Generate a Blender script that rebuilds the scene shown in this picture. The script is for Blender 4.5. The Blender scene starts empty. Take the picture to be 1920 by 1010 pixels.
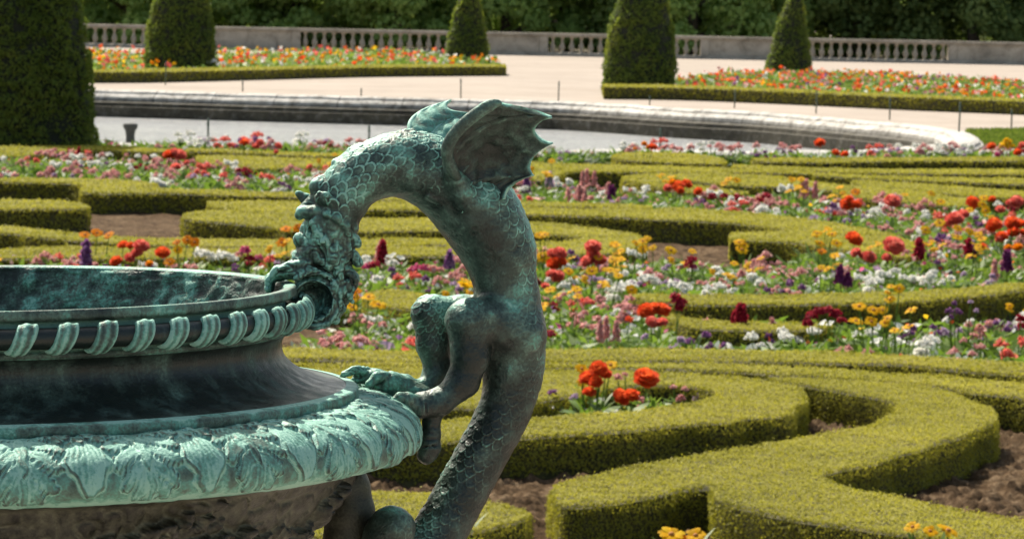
import bpy, math, random
import numpy as np
from mathutils import Vector, Matrix, noise as mnoise
from mathutils.geometry import tessellate_polygon

random.seed(7)
RNG = np.random.default_rng(7)
S = bpy.context.scene
COL = S.collection
rad = math.radians

# ------------------------------------------------------------------ camera
F = 7500.0            # focal length in photo pixels (photo is 1920 wide)
HC = 2.5              # eye height over the parterre
ROLL = 0.020
H0 = -8.0             # horizon row at the centre column
PITCH = math.atan((505 - H0) / F)
C0 = np.array([0.0, 0.0, HC])
_fwd = np.array([0, math.cos(PITCH), -math.sin(PITCH)])
_up0 = np.array([0, math.sin(PITCH), math.cos(PITCH)])
_x0 = np.array([1.0, 0, 0])
_R = math.cos(ROLL) * _x0 + math.sin(ROLL) * _up0
_U = math.cos(ROLL) * _up0 - math.sin(ROLL) * _x0


def ray(x, y):
    return _fwd + _R * ((x - 960.0) / F) + _U * ((505.0 - y) / F)


def G(x, y, z=0.0):
    """point of the horizontal plane z seen at photo position x, y"""
    d = ray(x, y)
    return C0 + d * ((z - HC) / d[2])


def PY(x, y, Y):
    d = ray(x, y)
    return C0 + d * (Y / d[1])


cam = bpy.data.cameras.new('camera')
cam.sensor_width = 36.0
cam.lens = F / 1920.0 * 36.0
cam.clip_start = 0.2
cam.clip_end = 3000
cam.dof.use_dof = True
cam.dof.focus_distance = 4.45
cam.dof.aperture_fstop = 42.0
camo = bpy.data.objects.new('camera', cam)
COL.objects.link(camo)
camo.matrix_world = Matrix((
    (_R[0], _U[0], -_fwd[0], C0[0]),
    (_R[1], _U[1], -_fwd[1], C0[1]),
    (_R[2], _U[2], -_fwd[2], C0[2]),
    (0, 0, 0, 1)))
S.camera = camo

# ------------------------------------------------------------------ light
SUN_EL, SUN_AZ = 50.0, -30.0       # azimuth from +Y, positive towards +X
w = bpy.data.worlds.new('World')
S.world = w
w.use_nodes = True
nt = w.node_tree
sky = nt.nodes.new('ShaderNodeTexSky')
sky.sky_type = 'NISHITA'
sky.sun_disc = False
sky.sun_elevation = rad(SUN_EL)
sky.sun_rotation = rad(SUN_AZ)
sky.air_density = 1.0
sky.dust_density = 3.0
sky.ozone_density = 1.0
bg = nt.nodes['Background']
bg.inputs['Strength'].default_value = 0.118
wm = nt.nodes.new('ShaderNodeMix')
wm.data_type = 'RGBA'
wm.blend_type = 'MULTIPLY'
wm.inputs[0].default_value = 1.0
wm.inputs[7].default_value = (1.0, 0.95, 0.82, 1)
nt.links.new(sky.outputs[0], wm.inputs[6])
nt.links.new(wm.outputs[2], bg.inputs[0])
sl = bpy.data.lights.new('sun', 'SUN')
sl.energy = 4.2
sl.angle = rad(0.5)
sl.color = (1.0, 0.93, 0.80)
so = bpy.data.objects.new('sun', sl)
COL.objects.link(so)
_sd = Vector((math.sin(rad(SUN_AZ)) * math.cos(rad(SUN_EL)), math.cos(rad(SUN_AZ)) * math.cos(rad(SUN_EL)), math.sin(rad(SUN_EL))))
so.rotation_euler = _sd.to_track_quat('Z', 'Y').to_euler()
so.location = (-20, 60, 60)
S.view_settings.view_transform = 'Standard'
S.view_settings.look = 'None'
S.view_settings.exposure = 0.77
S.view_settings.gamma = 1.0
S.cycles.max_bounces = 6
S.cycles.diffuse_bounces = 3
S.cycles.transmission_bounces = 3
S.cycles.caustics_reflective = False
S.cycles.caustics_refractive = False


# ------------------------------------------------------------------ helpers
def mesh_np(name, V, quads=None, tris=None, mat=None, smooth=True, attrs=None, mats=None, mat_idx=None):
    """mesh from numpy arrays; attrs = {name: (domain, values)}"""
    me = bpy.data.meshes.new(name)
    V = np.asarray(V, dtype=np.float32).reshape(-1, 3)
    nq = 0 if quads is None else len(quads)
    ntr = 0 if tris is None else len(tris)
    me.vertices.add(len(V))
    me.vertices.foreach_set('co', V.ravel())
    nl = nq * 4 + ntr * 3
    loops = np.empty(nl, dtype=np.int32)
    starts = np.empty(nq + ntr, dtype=np.int32)
    if nq:
        loops[:nq * 4] = np.asarray(quads, dtype=np.int32).ravel()
        starts[:nq] = np.arange(nq) * 4
    if ntr:
        loops[nq * 4:] = np.asarray(tris, dtype=np.int32).ravel()
        starts[nq:] = nq * 4 + np.arange(ntr) * 3
    me.loops.add(nl)
    me.loops.foreach_set('vertex_index', loops)
    me.polygons.add(nq + ntr)
    me.polygons.foreach_set('loop_start', starts)
    if smooth is not None:
        me.polygons.foreach_set('use_smooth', np.full(nq + ntr, bool(smooth)))
    for m in (mats or ([mat] if mat else [])):
        me.materials.append(m)
    if mat_idx is not None:
        me.polygons.foreach_set('material_index', np.asarray(mat_idx, dtype=np.int32))
    me.update(calc_edges=True)
    me.validate()
    if attrs:
        for k, (dom, val) in attrs.items():
            val = np.asarray(val, dtype=np.float32)
            if val.ndim == 2:
                a = me.attributes.new(k, 'FLOAT_COLOR', dom)
                a.data.foreach_set('color', val.ravel())
            else:
                a = me.attributes.new(k, 'FLOAT', dom)
                a.data.foreach_set('value', val)
    return me


def obj(name, me, parent=None, loc=None, **tags):
    o = bpy.data.objects.new(name, me)
    COL.objects.link(o)
    if parent is not None:
        o.parent = parent
    if loc is not None:
        o.location = loc
    for k, v in tags.items():
        o[k] = v
    return o


def empty(name, loc, label, cat, group=None):
    o = bpy.data.objects.new(name, None)
    o.empty_display_size = 0.1
    COL.objects.link(o)
    o.location = loc
    o['label'] = label
    o['category'] = cat
    if group:
        o['group'] = group
    return o


def tag(o, label, cat, group=None):
    o['label'] = label
    o['category'] = cat
    if group:
        o['group'] = group
    return o


class Parts:
    """collects pieces of one mesh"""

    def __init__(self):
        self.V, self.Q, self.T, self.n = [], [], [], 0
        self.A, self.MQ, self.MT = [], [], []

    def add(self, V, Q=None, T=None, a=None, m=0):
        V = np.asarray(V, dtype=float).reshape(-1, 3)
        self.V.append(V)
        if Q is not None and len(Q):
            self.Q.append(np.asarray(Q) + self.n)
            self.MQ.append(np.full(len(Q), m))
        if T is not None and len(T):
            self.T.append(np.asarray(T) + self.n)
            self.MT.append(np.full(len(T), m))
        if a is not None:
            self.A.append(np.broadcast_to(np.asarray(a, dtype=float), (len(V),)) if np.ndim(a) < 2 else a)
        self.n += len(V)

    def mesh(self, name, mat=None, smooth=True, attr=None, mats=None):
        V = np.concatenate(self.V)
        Q = np.concatenate(self.Q) if self.Q else None
        T = np.concatenate(self.T) if self.T else None
        mi = None
        if mats:
            mi = np.concatenate(self.MQ + self.MT)
        return mesh_np(name, V, Q, T, mat, smooth, {attr: ('POINT', np.concatenate(self.A))} if attr else None, mats, mi)


def gridq(nu, nv, wrap_u=False):
    """quads of a grid with index i*nv + j"""
    iu = np.arange(nu if wrap_u else nu - 1)
    jv = np.arange(nv - 1)
    I, J = np.meshgrid(iu, jv, indexing='ij')
    I2 = (I + 1) % nu
    return np.stack([I * nv + J, I2 * nv + J, I2 * nv + J + 1, I * nv + J + 1], -1).reshape(-1, 4)


def tube(path, radii, n=10, caps=True):
    path = np.asarray(path, float)
    radii = np.broadcast_to(np.asarray(radii, float), (len(path),))
    T = np.gradient(path, axis=0)
    T /= np.linalg.norm(T, axis=1)[:, None] + 1e-12
    up = np.array([0.0, 0, 1]) if abs(T[0][2]) < 0.9 else np.array([1.0, 0, 0])
    V = []
    nrm = np.cross(T[0], up)
    nrm /= np.linalg.norm(nrm)
    for p, t, r in zip(path, T, radii):
        nrm = nrm - t * np.dot(nrm, t)
        nrm /= np.linalg.norm(nrm) + 1e-12
        b = np.cross(t, nrm)
        a = np.arange(n) / n * 2 * math.pi
        V.append(p + r * (np.cos(a)[:, None] * nrm + np.sin(a)[:, None] * b))
    V = np.concatenate(V)
    m = len(path)
    Q = []
    for i in range(m - 1):
        for j in range(n):
            Q.append((i * n + j, i * n + (j + 1) % n, (i + 1) * n + (j + 1) % n, (i + 1) * n + j))
    Tt = []
    if caps:
        c0, c1 = len(V), len(V) + 1
        V = np.concatenate([V, path[:1], path[-1:]])
        for j in range(n):
            Tt.append((c0, (j + 1) % n, j))
            Tt.append((c1, (m - 1) * n + j, (m - 1) * n + (j + 1) % n))
    return V, np.array(Q), np.array(Tt) if Tt else None


def catmull(P, n=8, closed=False):
    P = np.asarray(P, float)
    m = len(P)
    out = []
    rng = range(m) if closed else range(m - 1)
    for i in rng:
        if closed:
            p0, p1, p2, p3 = P[(i - 1) % m], P[i], P[(i + 1) % m], P[(i + 2) % m]
        else:
            p0, p1, p2, p3 = P[max(i - 1, 0)], P[i], P[i + 1], P[min(i + 2, m - 1)]
        for k in range(n):
            t = k / n
            out.append(0.5 * ((2 * p1) + (-p0 + p2) * t + (2 * p0 - 5 * p1 + 4 * p2 - p3) * t * t + (-p0 + 3 * p1 - 3 * p2 + p3) * t ** 3))
    if not closed:
        out.append(P[-1])
    return np.array(out)


def vnoise(P, seed=0):
    """cheap smooth value noise, P (n,3) -> (n,) in 0..1"""
    P = np.asarray(P, float)
    i = np.floor(P).astype(np.int64)
    f = P - i
    f = f * f * (3 - 2 * f)

    def h(ix, iy, iz):
        n = (ix * 374761393 + iy * 668265263 + iz * 2147483647 + seed * 974634521) & 0x7fffffff
        n = ((n ^ (n >> 13)) * 1274126177) & 0x7fffffff
        n = n ^ (n >> 16)
        return (n & 0xffff) / 65535.0
    r = 0
    for dx in (0, 1):
        for dy in (0, 1):
            for dz in (0, 1):
                wgt = (f[:, 0] if dx else 1 - f[:, 0]) * (f[:, 1] if dy else 1 - f[:, 1]) * (f[:, 2] if dz else 1 - f[:, 2])
                r = r + wgt * h(i[:, 0] + dx, i[:, 1] + dy, i[:, 2] + dz)
    return r


# ------------------------------------------------------------------ materials
class NT:
    def __init__(self, name):
        self.m = bpy.data.materials.new(name)
        self.m.use_nodes = True
        self.t = self.m.node_tree
        self.b = self.t.nodes['Principled BSDF']

    def n(self, typ, **kw):
        nd = self.t.nodes.new(typ)
        for k, v in kw.items():
            setattr(nd, k, v)
        return nd

    def l(self, a, b):
        self.t.links.new(a, b)

    def noise(self, scale, detail=4, rough=0.55, vec=None, dist=0.0):
        nd = self.n('ShaderNodeTexNoise')
        nd.inputs['Scale'].default_value = scale
        nd.inputs['Detail'].default_value = detail
        nd.inputs['Roughness'].default_value = rough
        nd.inputs['Distortion'].default_value = dist
        if vec is not None:
            self.l(vec, nd.inputs['Vector'])
        return nd.outputs['Fac']

    def coord(self, which='Object', scale=None):
        tc = self.n('ShaderNodeTexCoord')
        o = tc.outputs[which]
        if scale:
            mp = self.n('ShaderNodeMapping')
            mp.inputs['Scale'].default_value = scale
            self.l(o, mp.inputs['Vector'])
            o = mp.outputs[0]
        return o

    def ramp(self, fac, stops, interp='LINEAR'):
        r = self.n('ShaderNodeValToRGB')
        r.color_ramp.interpolation = interp
        els = r.color_ramp.elements
        while len(els) < len(stops):
            els.new(0.5)
        for e, (p, c) in zip(els, stops):
            e.position = p
            e.color = (*c, 1) if len(c) == 3 else c
        self.l(fac, r.inputs[0])
        return r.outputs[0]

    def math(self, op, a, b=None, c=None, clamp=False):
        nd = self.n('ShaderNodeMath', operation=op, use_clamp=clamp)
        for i, v in enumerate((a, b, c)):
            if v is None:
                continue
            if isinstance(v, (int, float)):
                nd.inputs[i].default_value = v
            else:
                self.l(v, nd.inputs[i])
        return nd.outputs[0]

    def mix(self, fac, a, b, blend='MIX'):
        nd = self.n('ShaderNodeMix', data_type='RGBA', blend_type=blend)
        for sock, v in ((nd.inputs[0], fac), (nd.inputs[6], a), (nd.inputs[7], b)):
            if isinstance(v, (int, float)):
                sock.default_value = v
            elif isinstance(v, tuple):
                sock.default_value = (*v, 1) if len(v) == 3 else v
            else:
                self.l(v, sock)
        return nd.outputs[2]

    def attr(self, name, out='Fac'):
        nd = self.n('ShaderNodeAttribute', attribute_name=name)
        return nd.outputs[out]

    def bump(self, h, strength=0.4, dist=0.01):
        nd = self.n('ShaderNodeBump')
        nd.inputs['Strength'].default_value = strength
        nd.inputs['Distance'].default_value = dist
        self.l(h, nd.inputs['Height'])
        self.l(nd.outputs[0], self.b.inputs['Normal'])

    def set(self, **kw):
        for k, v in kw.items():
            k = k.replace('_', ' ')
            if k == 'Base Color' and isinstance(v, tuple):
                self.b.inputs[k].default_value = (*v, 1)
            elif hasattr(v, 'is_output') or not isinstance(v, (int, float, tuple)):
                self.l(v, self.b.inputs[k])
            else:
                self.b.inputs[k].default_value = v
        return self


DARK = (0.013, 0.021, 0.018)
MIDB = (0.045, 0.076, 0.062)
TEAL = (0.125, 0.33, 0.26)
PALE = (0.28, 0.51, 0.42)


def bronze(name, bias=0.0, attr=None, contrast=1.0, streak=0.0, rough=0.62, point=1.6, stops=None, nscale=1.0, bump=0.35):
    k = NT(name)
    co = k.coord('Object')
    n1 = k.noise(9 * nscale, 6, 0.62, co, 0.6)
    n2 = k.noise(55 * nscale, 5, 0.6, co)
    n3 = k.noise(320, 3, 0.6, co)
    f = k.math('ADD', k.math('MULTIPLY', k.math('SUBTRACT', n1, 0.5), 1.5 * contrast),
               k.math('MULTIPLY', k.math('SUBTRACT', n2, 0.5), 1.35 * contrast))
    f = k.math('ADD', f, k.math('MULTIPLY', k.math('SUBTRACT', n3, 0.5), 0.9 * contrast))
    if streak:
        st = k.noise(1.0, 4, 0.6, k.coord('Object', (38, 38, 3.0)))
        f = k.math('ADD', f, k.math('MULTIPLY', k.math('SUBTRACT', st, 0.5), 1.6 * streak))
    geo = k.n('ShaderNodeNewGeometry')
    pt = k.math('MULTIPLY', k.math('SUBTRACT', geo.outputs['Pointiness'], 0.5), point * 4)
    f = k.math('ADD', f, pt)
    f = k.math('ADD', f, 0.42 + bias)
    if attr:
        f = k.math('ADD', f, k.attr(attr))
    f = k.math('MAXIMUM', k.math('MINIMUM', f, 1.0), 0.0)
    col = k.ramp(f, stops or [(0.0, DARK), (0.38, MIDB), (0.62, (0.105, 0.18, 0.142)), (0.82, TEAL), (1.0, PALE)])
    rg = k.math('ADD', k.math('MULTIPLY', k.math('SUBTRACT', n2, 0.5), 0.5), k.math('ADD', k.math('MULTIPLY', f, 0.20), rough - 0.16))
    k.set(Base_Color=col, Roughness=rg, Metallic=0.12)
    k.b.inputs['Specular IOR Level'].default_value = 0.45
    h = k.math('ADD', k.math('MULTIPLY', n2, 0.6), k.math('MULTIPLY', n3, 0.4))
    k.bump(h, bump * 1.5, 0.005)
    return k.m
# ================================================================== THE VASE
D = 4.4
K = D / F                        # metres per photo pixel at the vase axis
RIMC = PY(-50, 537, D)           # centre of the rim
VROT = Matrix.Rotation(-ROLL, 3, 'Y')
_vr = np.array(VROT)
BASE_PX = 1420.0                 # rows below: foot of the vase
VROOT = RIMC - _vr @ np.array([0, 0, (BASE_PX - 537) * K])
vase = empty('bronze_vase', tuple(VROOT), 'green patinated bronze garden vase with a winged dragon handle biting its rim', 'vase')
vase.rotation_euler = VROT.to_euler()


def VL(x, y, dy=0.0):
    """photo position + depth behind the axis (photo px) -> vase coordinates in photo px, z = 0 at the rim"""
    p = PY(x, y, D + dy * K)
    return (_vr.T @ (p - RIMC)) / K


def to_m(V):
    """vase px coordinates -> metres from the vase base"""
    V = np.asarray(V, float) * K
    V = V.copy()
    V[:, 2] += (BASE_PX - 537) * K
    return V


def lathe(prof, n=220, closed=False):
    prof = np.asarray(prof, float)
    a = np.arange(n) / n * 2 * math.pi
    V = np.stack([np.outer(np.cos(a), prof[:, 0]), np.outer(np.sin(a), prof[:, 0]), np.broadcast_to(537 - prof[:, 1], (n, len(prof)))], -1)
    return V.reshape(-1, 3), gridq(n, len(prof), True)


def prof_smooth(pts, n=8):
    return catmull(pts, n)


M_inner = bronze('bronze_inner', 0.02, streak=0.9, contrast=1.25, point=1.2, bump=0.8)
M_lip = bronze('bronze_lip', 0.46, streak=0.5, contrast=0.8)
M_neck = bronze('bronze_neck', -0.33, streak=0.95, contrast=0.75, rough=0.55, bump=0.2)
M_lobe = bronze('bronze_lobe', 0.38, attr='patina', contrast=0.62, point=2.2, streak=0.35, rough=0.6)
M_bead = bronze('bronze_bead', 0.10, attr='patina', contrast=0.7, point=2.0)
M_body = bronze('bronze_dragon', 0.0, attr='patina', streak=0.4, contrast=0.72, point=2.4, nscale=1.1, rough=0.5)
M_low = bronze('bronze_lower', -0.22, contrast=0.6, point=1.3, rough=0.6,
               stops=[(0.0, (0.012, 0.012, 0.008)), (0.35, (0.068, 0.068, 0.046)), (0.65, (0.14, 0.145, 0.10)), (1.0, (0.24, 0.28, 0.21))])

# bowl: inside and lip
inner = [(606, 537 + 17), (607, 550), (606.5, 540), (604.5, 537.2), (600, 537), (586, 538), (583, 541)]
V, Q = lathe(inner, 260)
bowl_in = prof_smooth([(583, 541), (578, 560), (562, 610), (520, 680), (400, 735), (200, 757), (2, 760)], 10)
V2, Q2 = lathe(bowl_in, 260)
V2n = V2.copy()
rr = np.hypot(V2[:, 0], V2[:, 1])
an = np.arctan2(V2[:, 1], V2[:, 0])
# corroded inner wall: shallow slanting scabs
nz = vnoise(np.stack([an * 45 + V2[:, 2] / 40, V2[:, 2] / 14, np.zeros(len(an))], 1), 3) + 0.5 * vnoise(np.stack([an * 110 + V2[:, 2] / 20, V2[:, 2] / 6, np.zeros(len(an))], 1), 5)
msk = np.clip((541 - (537 - V2[:, 2])) / -6.0, 0, 1)
fac = 1 - (nz - 0.6) * 12.0 * np.clip(msk, 0, 1) / np.maximum(rr, 60)
V2n[:, 0] *= fac
V2n[:, 1] *= fac
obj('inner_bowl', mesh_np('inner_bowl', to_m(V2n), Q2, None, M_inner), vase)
lip_pr = inner[::-1] + [(600, 557.5), (590, 558), (586, 562), (585, 600), (588, 610), (597, 613), (598, 621), (594, 624)]
V, Q = lathe(lip_pr, 260)
obj('rim_lip', mesh_np('rim_lip', to_m(V), Q, None, M_lip), vase)
# cavetto neck and plate
neck_pr = np.concatenate([prof_smooth([(594, 624), (584, 632), (579, 646), (580, 660), (586, 673), (598, 686), (616, 699), (645, 713), (682, 722), (714, 727.5)], 6),
                          [(719, 728.5), (721.5, 731), (722, 744), (720, 747), (708, 748.5), (700, 750)]])
V, Q = lathe(neck_pr, 240)
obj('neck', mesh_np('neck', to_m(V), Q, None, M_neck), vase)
# plate edge: thin band standing proud of the plate, its highlight painted as pale bronze
M_edge_highlight = bronze('bronze_edge_highlight', 0.62, streak=0.5, contrast=0.8)
V, Q = lathe([(700, 724.2), (716, 726.2), (720.5, 727), (723.2, 729.5), (723.8, 745), (721, 748.5), (712, 749.5)], 240)
obj('plate_edge', mesh_np('plate_edge', to_m(V), Q, None, M_edge_highlight), vase)

# ------- beads: slanting ribbed bands wrapped round a roll under the lip
core, Qc = lathe([(612 + 19 * math.cos(a), 586 + 19 * math.sin(a)) for a in np.linspace(-2.6, 2.6, 14)], 200)
obj('bead_core', mesh_np('bead_core', to_m(core), Qc, None, M_neck), vase)
NB = 54


def bead(phi0, rnd):
    nu, nv = 15, 17
    U, T = np.meshgrid(np.linspace(-1, 1, nu), np.linspace(-1.25, 1.45, nv), indexing='ij')
    wid = 0.0315 * (1.0 - 0.16 * np.clip(T, 0, 2))
    phi = phi0 + U * wid - (T - 0.2) * 0.0175 - 0.004 * (T - 0.2) ** 2
    ribs = 0.5 + 0.5 * np.cos(U * math.pi * 2.0 + 0.9)
    edge = np.clip((1 - np.abs(U)) * 6, 0, 1)
    end = np.clip((1.45 - T) * 2.2, 0, 1) * np.clip((T + 1.3) * 4, 0, 1)
    r = 19.0 + (5.2 + 2.3 * ribs + 4.0 * np.sqrt(np.clip(1 - U ** 2, 0, 1)) + rnd) * np.sqrt(edge) * (0.35 + 0.65 * np.sqrt(np.clip(end, 0, 1)))
    R_ = 612 + r * np.cos(T)
    Z_ = 537 - (586 + r * 1.12 * np.sin(T))
    V = np.stack([R_ * np.cos(phi), R_ * np.sin(phi), Z_], -1).reshape(-1, 3)
    pat = (0.10 + 0.22 * (ribs - 0.5) - 0.12 * (edge < 0.4)).ravel()
    return V, gridq(nu, nv)[:, ::-1], pat


for i in range(NB):
    V, Q, A = bead(-math.pi / 2 + 0.037 + i * 2 * math.pi / NB, RNG.uniform(-0.8, 0.8))
    obj('bead', mesh_np('bead', to_m(V), Q, None, M_bead, True, {'patina': ('POINT', A + RNG.uniform(-0.12, 0.12))}), vase)

# ------- lobe with shells and acanthus leaves in relief
lobe_pr = prof_smooth([(700, 750), (728, 749), (757, 752), (784, 759.5), (806, 770), (823, 784), (834, 801), (838, 819), (835, 834), (824, 845), (806, 853), (782, 859)], 14)
seg = np.r_[0, np.cumsum(np.hypot(*np.diff(lobe_pr, axis=0).T))]
NV = 128
sv = np.linspace(0, seg[-1], NV)
pr = np.stack([np.interp(sv, seg, lobe_pr[:, 0]), np.interp(sv, seg, lobe_pr[:, 1])], 1)
tg = np.gradient(pr, axis=0)
tg /= np.linalg.norm(tg, axis=1)[:, None]
nr = np.stack([-tg[:, 1] * -1, tg[:, 0] * -1], 1)      # outward (r, y-down)
NSH = 24
NU = NSH * 104
ua = np.arange(NU) / NU * 2 * math.pi
vv = sv / seg[-1]
UU, VV = np.meshgrid(ua, vv, indexing='ij')


def leaflet(H, A, X, Y, x0, y0, ang, l, w, hh, jit=0.0):
    """one rounded lobe of a leaf: root x0, y0 (px), pointing along ang (0 = down), raised over what is below"""
    dx, dy = math.sin(ang), math.cos(ang)
    a_ = ((X - x0) * dx + (Y - y0) * dy) / l
    b_ = ((X - x0) * dy - (Y - y0) * dx)
    wid = w * np.sqrt(np.clip(1 - ((a_ - 0.58) / 0.58) ** 2, 0, 1)) * (1 + jit)
    m = (wid - np.abs(b_)) / w
    ok = (m > 0) & (a_ > -0.05)
    e = np.clip(m * 2.6, 0, 1)
    h = hh * (0.40 + 0.60 * np.clip(a_, 0, 1)) * e ** 0.38 - 1.7 * np.exp(-(b_ / (w * 0.16)) ** 2) * np.clip(1.1 - a_, 0, 1) * (m > 0)
    up = ok & (h > H)
    H = np.where(up, h, H)
    A = np.where(up, 0.17 - 0.42 * np.clip(1 - m * 4.5, 0, 1) - 0.22 * np.exp(-(b_ / (w * 0.2)) ** 2), A)
    return H, A


def lobe_relief(UU, VV, ph0):
    per = 2 * math.pi / NSH
    c = (UU - ph0) / per
    k = np.floor(c + 0.5)
    u = (c - k) * 2.0                     # -1..1, 0 = shell axis
    X = u * 107.0
    Y = VV * 205.0
    wob = (vnoise(np.stack([UU.ravel() * 60, VV.ravel() * 14, np.zeros(UU.size)], 1), 19).reshape(UU.shape) - 0.5)
    X = X + wob * 9
    Y = Y + np.roll(wob, 37, 0) * 9
    H = np.zeros_like(u)
    A = -0.02 - 0.14 * np.clip(1 - np.abs(Y - 130) / 40, 0, 1) + 0.3 * wob
    # kite shaped shell with fine flutes
    y = (Y - 34) / 128.0
    half = np.where(y < 0.6, 14 + 30 * np.clip(y, 0, 1) / 0.6, 44 * np.clip((1.05 - y) / 0.45, 0, 1) ** 0.8)
    m = np.minimum((half - np.abs(X)) / 6, np.minimum((1.0 - y) * 18, y * 20))
    ok = m > 0
    e = np.clip(m, 0, 1)
    ang = np.arctan2(X, Y + 10)
    fl = np.abs(np.sin(ang * 36))
    h = (4.0 + 5.5 * np.clip(y, 0, 1)) * e ** 0.5 + 1.9 * fl * e + 2.6 * np.exp(-((m - 0.8) / 0.7) ** 2) * (y > 0.5) * e
    H = np.where(ok, h, H)
    A = np.where(ok, 0.02 + 0.22 * fl, A)
    for sg in (-1, 1):
        # tall acanthus between the shells: lobes down both sides of a midrib
        for i, (y0, l, w, an) in enumerate(((146, 34, 12, 0.2), (124, 48, 13, 0.62), (100, 60, 14, 0.80), (72, 70, 15, 0.95), (44, 74, 16, 1.08), (16, 70, 16, 1.25))):
            H, A = leaflet(H, A, X, Y, sg * 107, y0, -sg * an, l, w, 10.5 - 0.2 * i, 0.22 * np.sin(X * 0.55 + Y * 0.4))
        H, A = leaflet(H, A, X, Y, sg * 107, 92, 0, 92, 9, 12.5)
        H, A = leaflet(H, A, X, Y, sg * 107, 14, 0, 100, 12, 12.0)
        # curling side leaves that lap over the top of the shell
        for (x0, y0, l, w, an) in ((34, 40, 26, 10, 0.25), (36, 30, 26, 10, -0.8), (40, 12, 30, 11, -0.95), (42, 14, 30, 11, 0.6)):
            H, A = leaflet(H, A, X, Y, sg * x0, y0, sg * an, l, w, 13.5)
        H, A = leaflet(H, A, X, Y, sg * 50, 0, -sg * 0.22, 60, 8, 14.0)
    for (x0, y0, l, w, an) in ((0, 18, 42, 14, 0.0), (-6, 10, 34, 11, -0.9), (6, 10, 34, 11, 0.9)):
        H, A = leaflet(H, A, X, Y, x0, y0, an, l, w, 14.5)
    fade = np.clip((0.855 - VV) / 0.05, 0, 1) * np.clip(VV / 0.03, 0, 1)
    H = H * fade
    t_ = np.clip((VV - 0.76) / 0.08, 0, 1)
    A = A * (1 - t_) + (0.10 + 0.16 * wob) * t_
    return H, A


PH0 = -math.pi / 2 + 0.105
HH, AA = lobe_relief(UU, VV, PH0)
P3 = np.stack([UU.ravel() * 9, VV.ravel() * 6, np.zeros(UU.size)], 1)
HH = HH * 0.7 + (vnoise(P3 * [5, 2, 1], 11).reshape(UU.shape) - 0.5) * 2.2
RR = pr[None, :, 0] + nr[None, :, 0] * HH * 0.92
YY = pr[None, :, 1] + nr[None, :, 1] * HH * 0.92
V = np.stack([RR * np.cos(UU), RR * np.sin(UU), 537 - YY], -1).reshape(-1, 3)
AA = AA + 0.16 * np.clip(1 - np.abs(VV - 0.90) / 0.08, 0, 1)
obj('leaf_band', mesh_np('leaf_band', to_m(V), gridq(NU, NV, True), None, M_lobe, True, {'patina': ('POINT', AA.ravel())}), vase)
# underside of the lobe, lower bowl with tangled relief, stem and foot
low_pr = prof_smooth([(782, 859), (768, 862), (735, 866), (706, 876), (688, 900), (664, 940), (632, 985), (585, 1040), (500, 1105), (380, 1165), (250, 1205), (170, 1240), (150, 1275), (175, 1310), (240, 1335), (330, 1350), (372, 1362)], 8)
low_pr = np.concatenate([low_pr, [(376, 1366), (378, 1392), (372, 1396), (385, 1402), (385, 1420)]])
seg = np.r_[0, np.cumsum(np.hypot(*np.diff(low_pr, axis=0).T))]
NV2 = 240
sv = np.linspace(0, seg[-1], NV2)
pr = np.stack([np.interp(sv, seg, low_pr[:, 0]), np.interp(sv, seg, low_pr[:, 1])], 1)
NU2 = 900
ua = np.arange(NU2) / NU2 * 2 * math.pi
UU, YY = np.meshgrid(ua, pr[:, 1], indexing='ij')
RR = np.broadcast_to(pr[:, 0], UU.shape).copy()
band = np.clip((YY - 868) / 14, 0, 1) * np.clip((1090 - YY) / 60, 0, 1)
q = np.stack([np.cos(UU) * RR, np.sin(UU) * RR, YY], -1).reshape(-1, 3)
nA = vnoise(q / 62, 21).reshape(UU.shape)
nB = vnoise(q / 27 + 7, 22).reshape(UU.shape)
nC = vnoise(q / 11 + 3, 23).reshape(UU.shape)
nD = np.abs(vnoise(q / 40 + 11, 24).reshape(UU.shape) - 0.5) * 2
rel = 26 * np.abs(nA - 0.5) + 22 * np.abs(nB - 0.5) + 8 * nC - 15 * np.exp(-(nD / 0.10) ** 2)
RR = RR + band * rel * 0.45
# swags of leaves and fruit, carved deep
PERL = 2 * math.pi / 7
cc = UU / PERL
kk_ = np.floor(cc)
XL = (cc - kk_ - 0.5) * PERL * 650
XL = XL + (nB - 0.5) * 14
YL = YY + (nA - 0.5) * 14
HL = np.zeros_like(UU)
AL = np.zeros_like(UU)
rl_ = np.random.default_rng(5)
for i in range(150):
    t = rl_.uniform(-1, 1)
    yc = 905 + 95 * (1 - t * t) + rl_.normal(0, 26)
    HL, AL = leaflet(HL, AL, XL, YL, t * 290, yc, rl_.uniform(-1.6, 1.6), rl_.uniform(26, 50), rl_.uniform(9, 16), rl_.uniform(9, 19))
for i in range(46):
    t = rl_.uniform(-1, 1)
    x0, y0, r0 = t * 290, 905 + 95 * (1 - t * t) + rl_.normal(0, 16), rl_.uniform(9, 17)
    d2 = np.clip(1 - ((XL - x0) ** 2 + (YL - y0) ** 2) / r0 ** 2, 0, 1)
    HL = np.where(d2 > 0, np.maximum(HL, 9 + r0 * np.sqrt(d2)), HL)
RR = RR + band * HL * 1.35
V = np.stack([RR * np.cos(UU), RR * np.sin(UU), 537 - YY], -1).reshape(-1, 3)
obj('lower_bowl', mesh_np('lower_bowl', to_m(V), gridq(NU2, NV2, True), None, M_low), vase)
# ================================================================== THE DRAGON (signed distance field, then scales)
def dpl(x):
    """depth of the dragon's middle plane for a photo column"""
    return 0.23 * (x + 50)


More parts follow.
